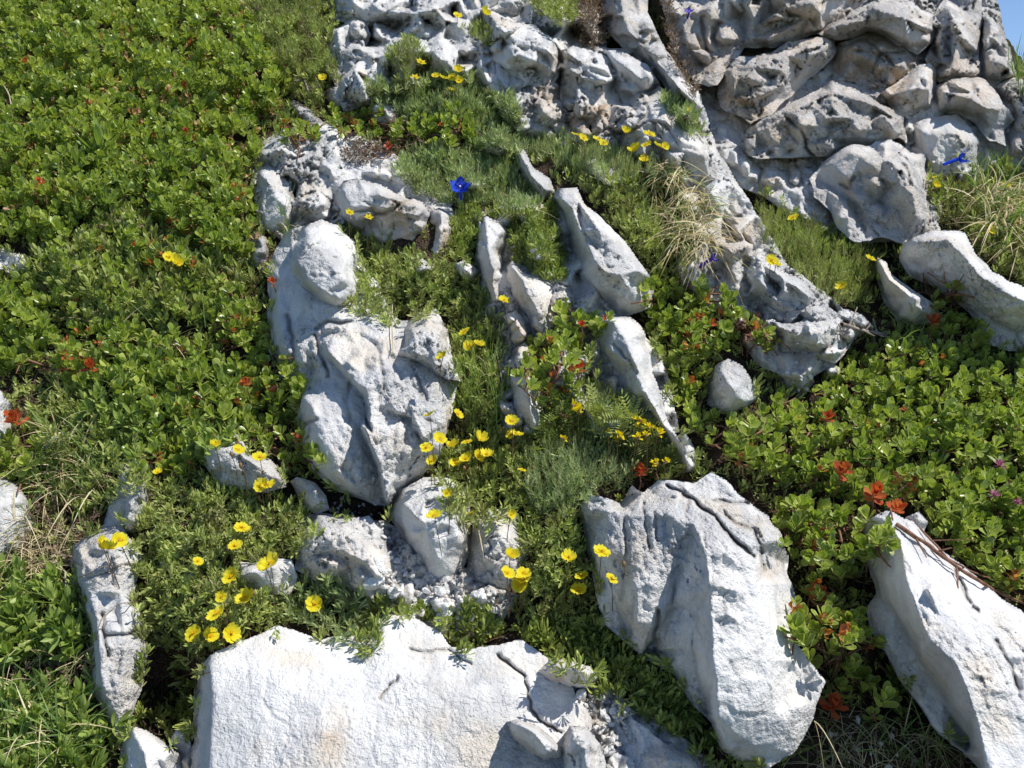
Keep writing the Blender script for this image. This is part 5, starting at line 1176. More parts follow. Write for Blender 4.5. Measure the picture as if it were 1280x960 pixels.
# ------------------------------------------------------------------ red rosettes that stand out in the shrubs
def rosette(x, y, label, sc=1.0, seed=5, n=9, up=.03):
    up = up + .012; sc = sc * .86; n = n + 8
    T = temps(seed, 1, kind='obovate', n=n, L=.0140, W=.0072, stem=.005, e0=5, e1=70, nseg=4, fold=.25, curl=.4)
    rs = np.random.default_rng(seed)
    r = empty('red_rosette', P(x, y, float(hm(x, y)) + up)); tag(r, label, 'leaf rosette')
    V, Q, A = scatter(T, P(np.array([x]), np.array([y]), np.array([float(hm(x, y)) + up])), (GROW * .4 + NRM * .8)[None], np.array([sc]), rs)
    obj('red_leaves', V, Q, None, M_REDV, r, {'lf': A})
    b = P(x, y, float(hm(x, y)) + up); v, q = tube([b - GROW * .03, b - GROW * .015 + RIGHT * .002, b], .001, .0008, 5)
    obj('stem', v, q, None, M_TWIG, r)
rosette(1050, 592, 'bright red many-leaved rosette in the middle of the yellowish shrub', 1.25, 5, 14, .040)
rosette(1033, 524, 'smaller vivid red rosette above the many-leaved red one', .95, 6, 7, .038)
rosette(1092, 622, 'orange-red spreading leaves beside the dark twig over the long smooth rock', 1.45, 7, 8, .036)
rosette(1118, 640, 'dull red leaf whorl hanging onto the tip of the long smooth rock', 1.2, 8, 6, .036)
rosette(722, 462, 'orange leaves lit up in the dark gap beside the pale trailing shrub', 1.0, 9, 7, .02)
rosette(727, 408, 'tiny red shoot tip on the trailing shrub by the leaning blade', .6, 10, 6, .04)
rosette(22, 530, 'large withered crimson leaf pair at the edge of the slope', 1.5, 11, 4, .03)
rosette(308, 482, 'brick-red leaves next to the shrub climbing on the grooved rock', .95, 12, 6, .035)
rosette(232, 110, 'orange-red leaves deep in the top leafy carpet', .8, 13, 6, .045)
rosette(34, 80, 'orange leaves near the edge of the top leafy carpet', .9, 14, 5, .045)
rosette(52, 232, 'salmon-coloured leaves below the large pale-green sprig', .9, 15, 4, .04)
rosette(115, 462, 'flame-orange leaves spreading flat in the shrub over the grassy hollow', 1.2, 16, 6, .036)
rosette(1165, 405, 'long row of dark red leaves by the grass behind the shrubs', 1.1, 17, 8, .03)
rosette(1040, 885, 'brownish red leaves under the tip of the trailing shrub tongue', 1.3, 18, 6, .02)
rosette(1022, 745, 'deep red leaves in the dark gap above the trailing shrub tongue', 1.1, 19, 5, .015)
rosette(800, 592, 'brown-red leaf whorl at the top edge of the big fluted rock', 1.0, 20, 8, .012)
rosette(342, 355, 'small red leaf lying on the shoulder of the grooved rock', .8, 21, 3, .01)
rosette(486, 186, 'scarlet leaves amid bare dark twigs above the broken rocks', .9, 22, 4, .02)

# ------------------------------------------------------------------ low mats and herbs
R = lambda label, poly, kind='narrow', name='rockrose_plant', cat='flowering plant', **k: plant(name, label, cat, poly, kind, **k)
r, th = R('dark low mat covering the gully at the top between carpet and crag', [(262, -150), (425, -150), (418, 20), (412, 60), (425, 95), (405, 105), (398, 130), (375, 128), (352, 98), (325, 50), (295, -20)], 'moss', 'cushion_plant', 'cushion plant', dead=.25, bulge=1.3, th=.03)
flowers(r, th, [(404, 98)], scale=.85)
r, th = R('green prostrate mat growing on the crag beside the star-shaped flower', [(480, 78), (492, 58), (512, 45), (534, 62), (540, 88), (520, 96), (508, 112), (490, 110)], 'moss', 'cushion_plant', 'cushion plant')
flowers(r, th, [(526, 78, 1.1), (519, 97, 1.0)], 'star', scale=1.0, lift=.02)
r, th = R('grey-green cushion with a cluster of yellow flowers on its crest', [(455, 108), (500, 112), (540, 96), (590, 96), (610, 118), (645, 128), (648, 152), (615, 165), (575, 168), (530, 150), (505, 150), (470, 128)], 'grey', dead=.08, bulge=1.3)
flowers(r, th, [(544, 95), (554, 98), (565, 97), (573, 87), (574, 101), (566, 113)], scale=.78, buds=3)
r, th = R('small tuft of herb on the white sheet of rock with two yellow flowers', [(575, 35), (600, 25), (614, 40), (612, 58), (596, 50)], 'moss')
flowers(r, th, [(572, 20), (607, 18)], scale=.85, lift=.03)
R('green leafy cushion at the upper edge next to dry heath', [(655, -60), (718, -60), (722, 20), (706, 38), (678, 18), (660, 4)], 'narrow', 'cushion_plant', 'cushion plant', bulge=1.3)
R('dry blackish heath beside the brown-stained block', [(700, -60), (752, -60), (758, 30), (752, 62), (728, 58), (712, 38), (720, 10)], 'dead', 'heath_plant', 'plant', bulge=1.8)
R('dark dry heath hanging between the white band and the huge boulder', [(808, -60), (842, -60), (842, 40), (858, 78), (872, 108), (870, 130), (850, 92), (828, 50), (814, 12)], 'dead', 'heath_plant', 'plant')
r, th = R('small green plant in the notch of the white band above the tall bluish rock', [(822, 122), (845, 122), (866, 140), (878, 165), (862, 172), (842, 150)], 'grey', sc=.9)
flowers(r, th, [(862, 138, .7)], scale=.8)
r, th = R('grey-green mat beneath the tan wall, starred with eight yellow flowers', [(650, 182), (690, 172), (735, 178), (775, 190), (805, 196), (832, 206), (848, 226), (830, 236), (790, 232), (745, 222), (700, 212), (665, 200)], 'fine', bulge=1.3)
flowers(r, th, [(721, 169, 1.0), (729, 173, .9), (748, 175), (755, 179, .9), (783, 165), (812, 168), (808, 181), (824, 183), (831, 183, .8), (791, 189), (805, 200, .9)], scale=.85, lift=.022, buds=3)
r, th = R('dark mat in the hollow under the straw grass beside the leaning blade', [(725, 222), (770, 225), (830, 235), (868, 258), (872, 300), (858, 345), (835, 348), (818, 345), (795, 312), (762, 272), (738, 252)], 'narrow', dead=.45)
r, th = R('mixed mat around the open blue flower', [(500, 195), (545, 188), (600, 196), (645, 202), (662, 232), (680, 256), (660, 268), (610, 262), (560, 256), (520, 240), (498, 222)], 'grey', 'cushion_plant', 'cushion plant', dead=.3)
r, th = R('deep green mat below the blue flower, next to the leaning blade', [(565, 258), (600, 262), (660, 268), (692, 262), (700, 300), (708, 345), (695, 352), (660, 340), (640, 322), (642, 292), (625, 276), (604, 270), (594, 292), (588, 330), (566, 322), (570, 290)], 'spoon', 'cushion_plant', 'cushion plant', sc=.75, dead=.08)
r, th = R('dark rockrose mat spilling over the grooved rock, with two small yellow flowers', [(424, 285), (448, 284), (472, 300), (500, 320), (530, 330), (566, 335), (600, 355), (612, 385), (590, 405), (550, 392), (528, 400), (505, 396), (490, 408), (450, 396), (440, 378), (452, 345), (440, 312)], 'narrow', dead=.2)
flowers(r, th, [(437, 266), (461, 272)], 'star', scale=.8, lift=.02)
r, th = R('loose rockrose tuft with four yellow flowers between grass stems', [(560, 400), (595, 392), (622, 390), (628, 430), (622, 470), (618, 520), (630, 548), (610, 555), (578, 538), (562, 500), (568, 470), (560, 440)], 'narrow', dead=.25)
flowers(r, th, [(581, 415), (586, 433), (598, 431), (553, 446, .9), (630, 376, .9)], scale=.95, lift=.02, buds=3)
r, th = R('rockrose carrying the densest cluster of yellow flowers in the centre', [(560, 545), (600, 552), (640, 545), (668, 560), (664, 600), (652, 640), (620, 658), (585, 662), (556, 640), (548, 600)], 'narrow', dead=.2, bulge=1.3)
flowers(r, th, [(537, 519, .85), (572, 518), (550, 549), (563, 558), (584, 553), (601, 551), (533, 560, .9), (541, 576), (570, 579), (582, 574), (597, 571), (609, 569), (640, 527), (639, 543), (646, 543), (652, 588, .8), (543, 645), (559, 616, .7), (587, 643, .7), (639, 643, .7)], scale=1.05, lift=.026, buds=8)
R('fine grey-green cushion of needle leaves above the big fluted rock', [(655, 570), (690, 555), (740, 556), (780, 572), (798, 592), (778, 612), (745, 622), (724, 640), (700, 652), (665, 640), (652, 605)], 'fine', 'cushion_plant', 'cushion plant', bulge=1.5)
r, th = R('feathery yellow-flowered plant in front of the bluish shaded rock', [(738, 505), (765, 492), (790, 498), (812, 525), (838, 552), (862, 588), (840, 602), (800, 592), (770, 575), (742, 552)], 'feather', 'vetch_plant', 'flowering plant')
flowers(r, th, [(760, 540, .8), (774, 546, 1.0), (768, 551, .9), (800, 526, 1.2), (812, 536, 1.1), (822, 543, 1.2), (797, 548, 1.0), (808, 545, .9), (820, 581, 1.0), (831, 578, 1.0)], 'pea', scale=1.35, lift=.028)
r, th = R('leafy sprigs with a paired yellow bloom under the trailing shrub', [(690, 512), (720, 520), (742, 545), (740, 562), (700, 560), (672, 565), (650, 552), (668, 530)], 'feather', 'vetch_plant', 'flowering plant')
flowers(r, th, [(716, 509, 1.2), (724, 516, 1.1), (703, 549, .7)], 'pea', scale=1.4, lift=.03)
r, th = R('green herb hanging beneath the needle cushion with seven yellow flowers below', [(640, 655), (665, 642), (705, 654), (726, 660), (732, 700), (745, 740), (760, 775), (745, 792), (705, 790), (668, 782), (640, 760), (652, 735), (662, 700), (650, 672)], 'narrow', bulge=1.2)
flowers(r, th, [(637, 694), (634, 717), (655, 717), (650, 731), (654, 724), (711, 698), (752, 690, 1.05), (727, 720), (723, 738), (764, 724, .9)], scale=1.12, lift=.026, buds=5)
R('mat of spoon-shaped leaves creeping along the foot of the big fluted rock', [(640, 775), (700, 785), (760, 782), (800, 820), (845, 850), (868, 885), (892, 918), (885, 952), (850, 935), (815, 908), (775, 880), (735, 862), (700, 838), (665, 805)], 'spoon', 'spoon_leaved_plant', 'plant', bulge=1.3)
R('small spoon-leaved rosettes at the upper lip of the foot slab', [(555, 770), (590, 758), (625, 775), (630, 795), (600, 812), (575, 822), (556, 800)], 'spoon', 'spoon_leaved_plant', 'plant', sc=.85)
R('little green plant rooted in the notch at the top of the foot slab', [(440, 760), (470, 750), (505, 752), (545, 770), (540, 780), (500, 768), (478, 778), (472, 820), (458, 822), (446, 800)], 'spoon', 'spoon_leaved_plant', 'plant', sc=.7, dead=.3)
r, th = R('wide dark rockrose carpet with flowers, over the narrow rock', [(178, 600), (210, 596), (255, 592), (300, 615), (345, 620), (375, 640), (402, 668), (380, 690), (362, 700), (320, 702), (270, 700), (220, 712), (182, 700), (172, 660), (188, 630)], 'narrow', bulge=1.3)
flowers(r, th, [(268, 556, .85), (298, 563, .95), (325, 572, 1.1), (327, 607), (336, 607), (197, 591, .7), (302, 660), (308, 663, .9), (294, 683), (247, 702, .8)], scale=1.05, lift=.026, buds=8)
r, th = R('rockrose clump bearing the biggest yellow flowers at the corner of the foot slab', [(176, 712), (215, 705), (270, 705), (300, 722), (345, 745), (362, 765), (350, 785), (300, 802), (262, 815), (240, 828), (205, 812), (182, 788), (168, 752)], 'narrow', bulge=1.3)
flowers(r, th, [(338, 706, 1.2), (289, 722), (308, 748, 1.15), (271, 768, 1.15), (242, 792, 1.2), (263, 795, 1.05), (288, 793, 1.1), (277, 746, .7), (330, 706, .9)], scale=1.12, lift=.026, buds=8)
r, th = R('silvery green tuft with one yellow flower on the edge of the foot slab', [(350, 745), (378, 730), (415, 725), (445, 742), (462, 770), (462, 795), (430, 800), (415, 808), (398, 790), (365, 782)], 'grey', sc=1.25, bulge=1.1)
flowers(r, th, [(394, 756, 1.1)], scale=1.2, lift=.02)
r, th = R('three yellow flowers on thin stalks against the top of the narrow rock', [(150, 655), (172, 652), (178, 690), (170, 700), (158, 685)], 'narrow', dens=.5)
flowers(r, th, [(127, 679, .85), (134, 687, 1.05), (149, 675, .95)], scale=1.1, lift=.022)
R('broad-leaved herb at the edge of the slope above the grass clump', [(-210, 730), (10, 722), (62, 722), (88, 735), (106, 765), (108, 800), (92, 825), (60, 822), (20, 835), (-210, 840)], 'broad', 'broad_leaved_herb', 'herb', bulge=1.1)
R('shiny lance-leaved herb in the bottom corner beside the white wedge', [(-210, 868), (30, 850), (85, 858), (125, 872), (148, 905), (140, 932), (118, 965), (110, 1050), (-210, 1050)], 'broad', 'broad_leaved_herb', 'herb', sc=.9, dead=.3)
R('shadowed herb deep in the dark hollow beside the foot slab', [(178, 822), (215, 818), (245, 832), (242, 900), (215, 912), (182, 900), (165, 902)], 'spoon', 'spoon_leaved_plant', 'plant', sc=.8, dens=.6)
r, th = R('dark lance-leaved herb patch crossing the middle of the leafy carpet', [(30, 345), (60, 312), (110, 292), (168, 268), (248, 322), (298, 338), (325, 360), (312, 372), (262, 378), (262, 415), (190, 408), (120, 410), (75, 405), (62, 362)], 'broad', 'lance_leaved_herb', 'herb', sc=.85, mat=M_NARROW, dead=.15)
flowers(r, th, [(212, 322, .95), (222, 330, .9)], scale=1.05, lift=.02, buds=2)
R('tangled low herbs in the hollow between the shrubs and the dazzling rock', [(60, 480), (120, 502), (170, 538), (232, 554), (240, 575), (190, 580), (150, 570), (120, 600), (95, 640), (60, 600), (48, 545)], 'narrow', 'lance_leaved_herb', 'herb', sc=1.3, dead=.35)
R('brown litter-filled herb patch between the edge rock and the narrow rock', [(45, 600), (95, 640), (128, 655), (100, 676), (88, 720), (60, 722), (-60, 722), (20, 700), (42, 665)], 'dead', 'withered_herb', 'herb', dens=.8)
R('withered patch between the two broad-leaved herbs', [(30, 822), (60, 826), (108, 805), (118, 868), (85, 862), (30, 852), (-60, 850), (-60, 835)], 'dead', 'withered_herb', 'herb', dens=.8)
r, th = R('green mat below the big crag, sprinkled with five yellow flowers', [(945, 262), (985, 268), (1035, 292), (1065, 306), (1100, 318), (1092, 345), (1082, 362), (1085, 382), (1050, 384), (1022, 368), (1000, 345), (965, 318), (952, 300)], 'fine', dead=.2, bulge=1.4, mat=M_NARROW)
flowers(r, th, [(992, 272, .9), (964, 326, .95), (970, 331, .8), (1052, 359, 1.0), (1088, 324, .85)], scale=.92, lift=.02)
r, th = R('green mat at the edge of the slope under the rounded boulder', [(1158, 212), (1172, 230), (1210, 230), (1258, 200), (1282, 222), (1490, 260), (1490, 385), (1290, 358), (1242, 338), (1222, 314), (1208, 288), (1184, 282), (1166, 255)], 'narrow', dead=.35, bulge=1.2)
flowers(r, th, [(1166, 222, .7), (1169, 232, .8), (1257, 232, .75), (1238, 288, .85)], scale=.85, lift=.02)
R('thin herbs creeping among the broken rocks over the perched white block', [(430, 190), (450, 176), (500, 180), (505, 200), (480, 192), (440, 210)], 'dead', 'withered_herb', 'herb')
R('dark herb in the shaded cleft beside the bluish rock', [(728, 420), (744, 440), (748, 478), (762, 495), (738, 502), (720, 500), (716, 460)], 'narrow', 'lance_leaved_herb', 'herb', dens=.5)
R('shaded herbs at the bottom of the gap between the two biggest rocks', [(1070, 745), (1085, 790), (1110, 830), (1140, 870), (1150, 905), (1120, 905), (1098, 820), (1070, 790)], 'spoon', 'spoon_leaved_plant', 'plant', dens=.5)
B('thin shrub shoots mixed into the dark lance-leaved patch', [(40, 300), (110, 280), (200, 280), (300, 335), (318, 378), (250, 400), (150, 410), (60, 400)], dens=.34, group=G1, red=10, bulge=1.2, dead=.2, sc=.95)
R('lance-leaved herb growing through the shrub with glowing orange leaves', [(80, 470), (180, 440), (300, 470), (310, 540), (250, 600), (150, 570), (90, 520)], 'broad', 'lance_leaved_herb', 'herb', sc=.8, dens=.5, bulge=1.3)
R('narrow herb shoots scattered through the lower half of the leafy carpet', [(60, 180), (200, 170), (300, 200), (300, 330), (180, 290), (60, 270)], 'broad', 'lance_leaved_herb', 'herb', sc=.7, dens=.35, bulge=1.5)
R('fine herb shoots between the grass and the shrubs near the edge rock', [(60, 540), (150, 560), (190, 600), (130, 650), (70, 620)], 'narrow', 'lance_leaved_herb', 'herb', sc=1.3, dens=.6, dead=.3)
R('scrubby green growth between the white blade and the tan wall', [(640, 150), (660, 178), (650, 200), (610, 200), (590, 182)], 'grey', 'cushion_plant', 'cushion plant', dead=.3)
# small green things sprouting wherever there is soil
rs = np.random.default_rng(88); x, y, d = sample([(-60, -60), (1225, -60), (1262, 110), (1340, 160), (1340, 1020), (-60, 1020)], .0125, rs)
i_ = np.clip(((x - GX0) / GS).round().astype(int), 0, GW - 1); j_ = np.clip(((y - GY0) / GS).round().astype(int), 0, GH - 1)
q = np.stack([x / 40, y / 40, np.zeros(x.size)], -1); m = ~ROCKM[j_, i_] & (noise(q, 8) > -.35) & ~inside([(468, 690), (620, 700), (620, 790), (480, 780)], x, y) & ~inside([(395, 600), (500, 620), (500, 720), (395, 650)], x, y) & ~inside([(1000, 885), (1200, 900), (1200, 1000), (1000, 1000)], x, y)
x, y = x[m], y[m]
# and more of it pressed against the feet of the rocks
er = ROCKM.copy(); k_ = 3
nb = np.zeros_like(er); nb[k_:-k_, k_:-k_] = (~er[2 * k_:, k_:-k_]) | (~er[:-2 * k_, k_:-k_]) | (~er[k_:-k_, 2 * k_:]) | (~er[k_:-k_, :-2 * k_])
ej, ei = np.nonzero(er & nb & (HM < .055)); ex, ey = GX0 + ei * GS, GY0 + ej * GS
m = (rs.uniform(size=ex.size) < .10) & inside([(-60, -60), (1225, -60), (1262, 110), (1340, 160), (1340, 1020), (-60, 1020)], ex, ey) & (noise(np.stack([ex / 30, ey / 30, np.zeros(ex.size)], -1), 12) > 0) & ~inside([(468, 690), (640, 700), (800, 880), (800, 980), (600, 980), (480, 780)], ex, ey)
x = np.concatenate([x, ex[m]]); y = np.concatenate([y, ey[m]])
V, Q, A = scatter(KIND['narrow']['t'][:3] + KIND['spoon']['t'][:2], P(x, y, hm(x, y) + .001), GROW + .5 * rs.normal(size=(x.size, 3)), rs.uniform(.6, 1.2, x.size), rs)
tag(obj('ground_cover', V, Q, None, M_NARROW, None, {'lf': A}, True, ORG), 'low green herbs sprouting on the soil between the rocks', None, None, 'stuff')
# the large pale-green sprig in the carpet, and the pink clover
T = temps(31, 2, kind='lance', n=10, L=.048, W=.0135, stem=.03, e0=10, e1=70, nseg=5, fold=.2, curl=.35)
for (x, y, lb, k) in [(128, 205, 'large pale-green lance-leaved sprig rising out of the leafy carpet', 0), (98, 222, 'second larger-leaved sprig half sunk beside the pale-green one', 1)]:
    hb = float(hm(x, y)) + .028; r = empty('lance_leaved_sprig', P(x, y, hb)); tag(r, lb, 'herb')
    V, Q, A = scatter([T[k]], P(np.array([x]), np.array([y]), np.array([hb])), GROW[None] + .1, np.array([1.0 - .2 * k]), np.random.default_rng(3)); obj('leaves', V, Q, None, M_BROAD, r, {'lf': A})
    b = P(x, y, hb); v, q = tube([b - GROW * .04, b, b + GROW * .028], .0016, .001, 6); obj('stem', v, q, None, M_STALK, r)
def clover(x, y, lb, s):
    h0 = float(hm(x, y)); hd = P(x, y, h0 + .048); r = empty('clover', P(x, y, h0)); tag(r, lb, 'flower')
    rs = np.random.default_rng(int(x)); vs, qs, as_, off = [], [], [], 0
    for k in range(46):
        lv, lq, la = leaf('lance', .0085 * s, .0018 * s, 2, .5, .3); v = lv @ roty(-rs.uniform(-.5, 1.5)).T @ rotz(rs.uniform(0, 6.28)).T + hd
        vs.append(v); qs.append(lq + off); off += len(v)
    obj('flower_head', np.concatenate(vs), np.concatenate(qs), None, M_PINK, r)
    v, q = tube([P(x, y, h0), P(x, y, h0 + .03) + RIGHT * .002, hd], .0007, .0006, 5); obj('stem', v, q, None, M_STALK, r)
    V, Q, A = scatter(temps(33, 1, kind='lance', n=6, L=.016, W=.006, stem=.006, e0=5, e1=50, nseg=3), P(np.array([x]), np.array([y]), np.array([h0 + .034])), GROW[None], np.array([1.0]), rs); obj('leaves', V, Q, None, M_BROAD, r, {'lf': A})
clover(1249, 582, 'upper pink clover head among dark glossy leaves', 1.0); clover(1243, 620, 'lower pink clover head beneath the other one', .95); clover(1272, 628, 'small pinkish clover head right at the edge of the slope', .75)

# ------------------------------------------------------------------ gentians
def gentian(x, y, label, s, axis, openness, mat, seed, lift=.02):
    V, Q = petal_disc(5, .0120 * s * openness + .004, .0074 * s * (openness * .7 + .3), seed, cup=1.6 - 1.35 * openness, ruffle=.07, pointed=True)
    PAv = PA[len(V)]
    h0 = float(hm(x, y)); hd = P(x, y, h0 + lift); r = empty('gentian', P(x, y, h0)); tag(r, label, 'flower')
    axis = axis / np.linalg.norm(axis); Bm = basis(axis[None], np.array([.4]))[0]
    t = np.linspace(0, 1, 6)[:, None]
    tv, tq = tube(np.concatenate([hd - axis * .022 * s * (1 - t)]), .0022 * s, .0030 * s, 8)
    v2, q2 = join([(V @ Bm.T + hd, Q)])
    o = obj('petals', v2, q2, None, M_BLUEP if mat is M_BLUE else mat, r, {'lf': PAv})
    vt, qt = dot_ball((0, 0, 0), .0016 * s, 2); obj('throat', vt @ Bm.T + hd + axis * .0012, qt, None, M_BLUEC, r)
    obj('flower_tube', tv, tq, None, mat, r)
    v, q = tube([P(x, y, h0 - .003), (P(x, y, h0) + hd - axis * .022 * s) / 2, hd - axis * .022 * s], .0008, .0008, 5); obj('stem', v, q, None, M_STALK, r)
    lv, lq, la = scatter(temps(seed, 1, kind='lance', n=8, L=.011, W=.004, stem=.004, e0=5, e1=40, nseg=3), P(np.array([x]), np.array([y]), np.array([h0 + .003])), GROW[None], np.array([1.0]), np.random.default_rng(seed)); obj('leaves', lv, lq, None, M_NARROW, r, {'lf': la})
gentian(575, 234, 'wide open deep blue five-petalled flower on the mixed mat', 1.2, NRM * 1.0 + FWD * -.4, 1.0, M_BLUE, 3, .036)
gentian(1198, 199, 'blue-violet flower pointing sideways in front of the rounded boulder', 1.0, RIGHT * .9 + NRM * .3 + UPZ * .1, .55, M_BLUE, 4, .045)
gentian(889, 324, 'half closed violet flower above the pinkish tan stone', .95, RIGHT * .8 + NRM * .5 + UPZ * .2, .45, M_VIOLET, 5, .03)
gentian(861, 15, 'tiny pale violet flower on the huge shaded boulder', .65, NRM, .8, M_VIOLET, 6, .008)

# ------------------------------------------------------------------ grass
tuft('curling straw-coloured grass spilling over the white band', [(808, 205), (850, 208), (890, 245), (900, 300), (872, 335), (838, 300), (815, 250)], 150, .042, green=.12, straw=.9, W=.0017, spread=1.5, droop=.75, each=3, seed=1, thk=.024, lean=(.1, -.5, -.35))
tuft('pale dry grass falling over the arched rock at the edge', [(1212, 236), (1250, 228), (1310, 250), (1320, 320), (1262, 312), (1232, 280)], 150, .065, green=.25, straw=.8, W=.0024, spread=1.0, droop=.55, each=3, seed=2, thk=.020)
tuft('grass on the crumbly soil, half green and half dry, at the lower corner', [(1005, 895), (1050, 890), (1110, 905), (1180, 918), (1175, 955), (1090, 975), (1010, 960)], 90, .036, green=.45, straw=.6, W=.0010, spread=1.3, droop=.7, each=3, seed=3)
tuft('tall green and straw grass in the hollow above the narrow rock', [(70, 545), (120, 540), (130, 590), (110, 640), (60, 640), (50, 600)], 60, .065, green=.6, straw=.5, W=.0020, spread=.9, droop=.5, each=3, seed=4, thk=.01)
tuft('upright dark green grass among the loose rockrose tuft', [(575, 440), (618, 430), (632, 490), (625, 545), (590, 540), (580, 500)], 55, .060, green=.95, straw=.15, W=.0013, spread=.45, droop=.2, each=3, seed=5, thk=.006)
tuft('long grass clump in the bottom corner', [(-20, 880), (60, 870), (110, 900), (90, 970), (-20, 990)], 60, .075, green=.75, straw=.35, W=.0020, spread=1.0, droop=.6, each=3, seed=6, thk=.012)
tuft('grass blades standing against the blue sky behind the skyline rock', [(1262, 88), (1300, 96), (1320, 140), (1275, 122)], 70, .075, green=.85, straw=.3, W=.0014, spread=.55, droop=.3, each=4, seed=7, thk=.0, lean=(-.25, 0, .5))
tuft('wiry dark grass tuft by the triangular rock', [(345, 270), (360, 262), (372, 280), (358, 298)], 12, .050, green=.9, straw=.3, W=.0012, spread=.9, droop=.4, each=3, seed=8)
tuft('thin straw hairs around the edge rock', [(20, 640), (80, 650), (85, 720), (20, 715)], 50, .055, green=.15, straw=.85, W=.0011, spread=1.4, droop=.6, each=3, seed=9, thk=.006)
tuft('sparse grass spray at the foot of the long smooth rock', [(1120, 905), (1160, 900), (1195, 945), (1220, 985), (1150, 985)], 16, .060, green=.8, straw=.3, W=.0013, spread=.8, droop=.5, each=2, seed=10)
tuft('short fresh grass below the rounded boulder', [(1215, 205), (1255, 200), (1275, 225), (1240, 245), (1210, 232)], 45, .035, green=1, W=.0013, spread=.6, droop=.3, each=3, seed=11, thk=.01)
tuft('fine green grass near the blue flower', [(600, 205), (632, 200), (642, 235), (612, 240)], 30, .030, green=.9, straw=.2, W=.0010, spread=.5, droop=.3, each=3, seed=12, thk=.008)
tuft('dark grass around the long row of red leaves', [(1110, 400), (1160, 395), (1180, 430), (1130, 440)], 20, .060, green=1, W=.0014, spread=1.1, droop=.6, each=2, seed=13, thk=.012)
tuft('grass over the top edge of the leafy carpet', [(280, -20), (420, -20), (400, 60), (330, 50)], 60, .045, green=.6, straw=.4, W=.0011, spread=1.0, droop=.5, each=2, seed=14, thk=.016)
tuft('few long blades crossing the leafy carpet', [(20, 350), (200, 330), (300, 420), (200, 520), (60, 500)], 26, .070, green=.55, straw=.5, W=.0013, spread=1.2, droop=.5, each=2, seed=15, thk=.018)
tuft('dried blades on the herb patch at the edge of the slope', [(-20, 700), (110, 700), (120, 850), (-20, 850)], 36, .060, green=.2, straw=.8, W=.0013, spread=1.4, droop=.7, each=2, seed=16, thk=.012)
tuft('pale dry blades over the mixed mat below the blue flower', [(590, 235), (650, 240), (690, 262), (640, 275), (600, 262)], 20, .040, green=.1, straw=.9, W=.0011, spread=1.3, droop=.8, each=2, seed=17, thk=.01)
tuft('withered wisps over the lower crag mat', [(960, 290), (1060, 320), (1070, 370), (1010, 350)], 18, .040, green=.2, straw=.8, W=.0010, spread=1.3, droop=.7, each=2, seed=18, thk=.008)

# ------------------------------------------------------------------ twigs and bare wood
twig('long reddish twig lying from the shrub over the long smooth rock', [(1120, 655), (1160, 680), (1200, 712), (1245, 738), (1300, 762)], .0024, .0012, M_TWIG, branches=5, seed=2)
twig('thinner twig running under the long reddish one', [(1150, 660), (1185, 700), (1230, 722), (1290, 735)], .0012, .0007, M_TWIG, branches=3, seed=4)
twig('rust-red twig rising from the shrub by the grooved rock', [(276, 335), (284, 352), (292, 378)], .0022, .0016, M_TWIG, seed=5, rise=.03)
twig('grey-brown branch in the dark slot beside the grooved rock', [(328, 415), (338, 440), (342, 462)], .0020, .0014, M_BARK, seed=6, rise=.02)
twig('pale bleached twig on the leafy carpet near the top edge', [(-5, 92), (12, 118), (18, 158)], .0013, .0010, M_STRAW, seed=7, rise=.05)
twig('dry pale stem hanging straight down over the grooved rock', [(491, 372), (493, 400), (492, 440)], .0010, .0007, M_STRAW, seed=8, rise=.012)
twig('dry stem hanging in front of the tan-grey rock face', [(598, 656), (602, 680), (606, 700)], .0009, .0007, M_STRAW, seed=9, rise=.02)
twig('crooked bare branch standing in the dark mat at the top', [(378, 92), (384, 108), (387, 128)], .0020, .0015, M_BARK, seed=10, rise=.03, branches=2)
twig('bundle of dark roots on the dry bark by the white tongue of stone', [(1052, 405), (1075, 412), (1108, 418)], .0030, .0016, M_BARK, seed=11, rise=.01, branches=8)
twig('brown branch under the round-leaved shrub at the edge', [(0, 452), (35, 450), (62, 458)], .0024, .0014, M_TWIG, seed=12, rise=.02, branches=3)
twig('dark thin twig across the narrow rock', [(98, 722), (130, 708), (168, 702)], .0006, .0004, M_BARK, seed=13, rise=.01)
twig('curved dark stem bending over the narrow rock', [(120, 800), (128, 775), (148, 755), (172, 752)], .0007, .0005, M_BARK, seed=14, rise=.02)
twig('pale curved stem over the dry patch at the edge of the slope', [(70, 700), (82, 715), (84, 745), (80, 770)], .0010, .0007, M_STRAW, seed=15, rise=.03)
rs = np.random.default_rng(90)
for k in range(12):
    x, y = rs.uniform(410, 545), rs.uniform(162, 196)
    twig('bare dark twig in the tangle above the broken rocks', [(x, y), (x + rs.uniform(10, 26), y + rs.uniform(-4, 12)), (x + rs.uniform(28, 50), y + rs.uniform(-10, 12))], .0012, .0007, M_BARK if k % 2 else M_TWIG, seed=100 + k, rise=.014, group='bare twigs above the broken rocks')
for k in range(9):
    x, y = rs.uniform(1046, 1100), rs.uniform(402, 432)
    twig('root fibre of the dry bark by the lumpy white block', [(x, y), (x + rs.uniform(-16, 16), y + rs.uniform(4, 16))], .0012, .0006, M_BARK, seed=200 + k, rise=.006, name='root_fibre', cat='root', group='root fibres')
for k in range(14):
    x, y = rs.uniform(1030, 1150), rs.uniform(900, 945)
    twig('thin dead stem on the crumbly soil at the lower corner', [(x, y), (x + rs.uniform(-22, 22), y + rs.uniform(6, 24))], .0007, .0004, M_BARK, seed=300 + k, rise=.008, name='dead_stem', cat='stem', group='dead stems on the crumbly soil')
SKY_STRENGTH = 0.15
SUN_STRENGTH = 5.0
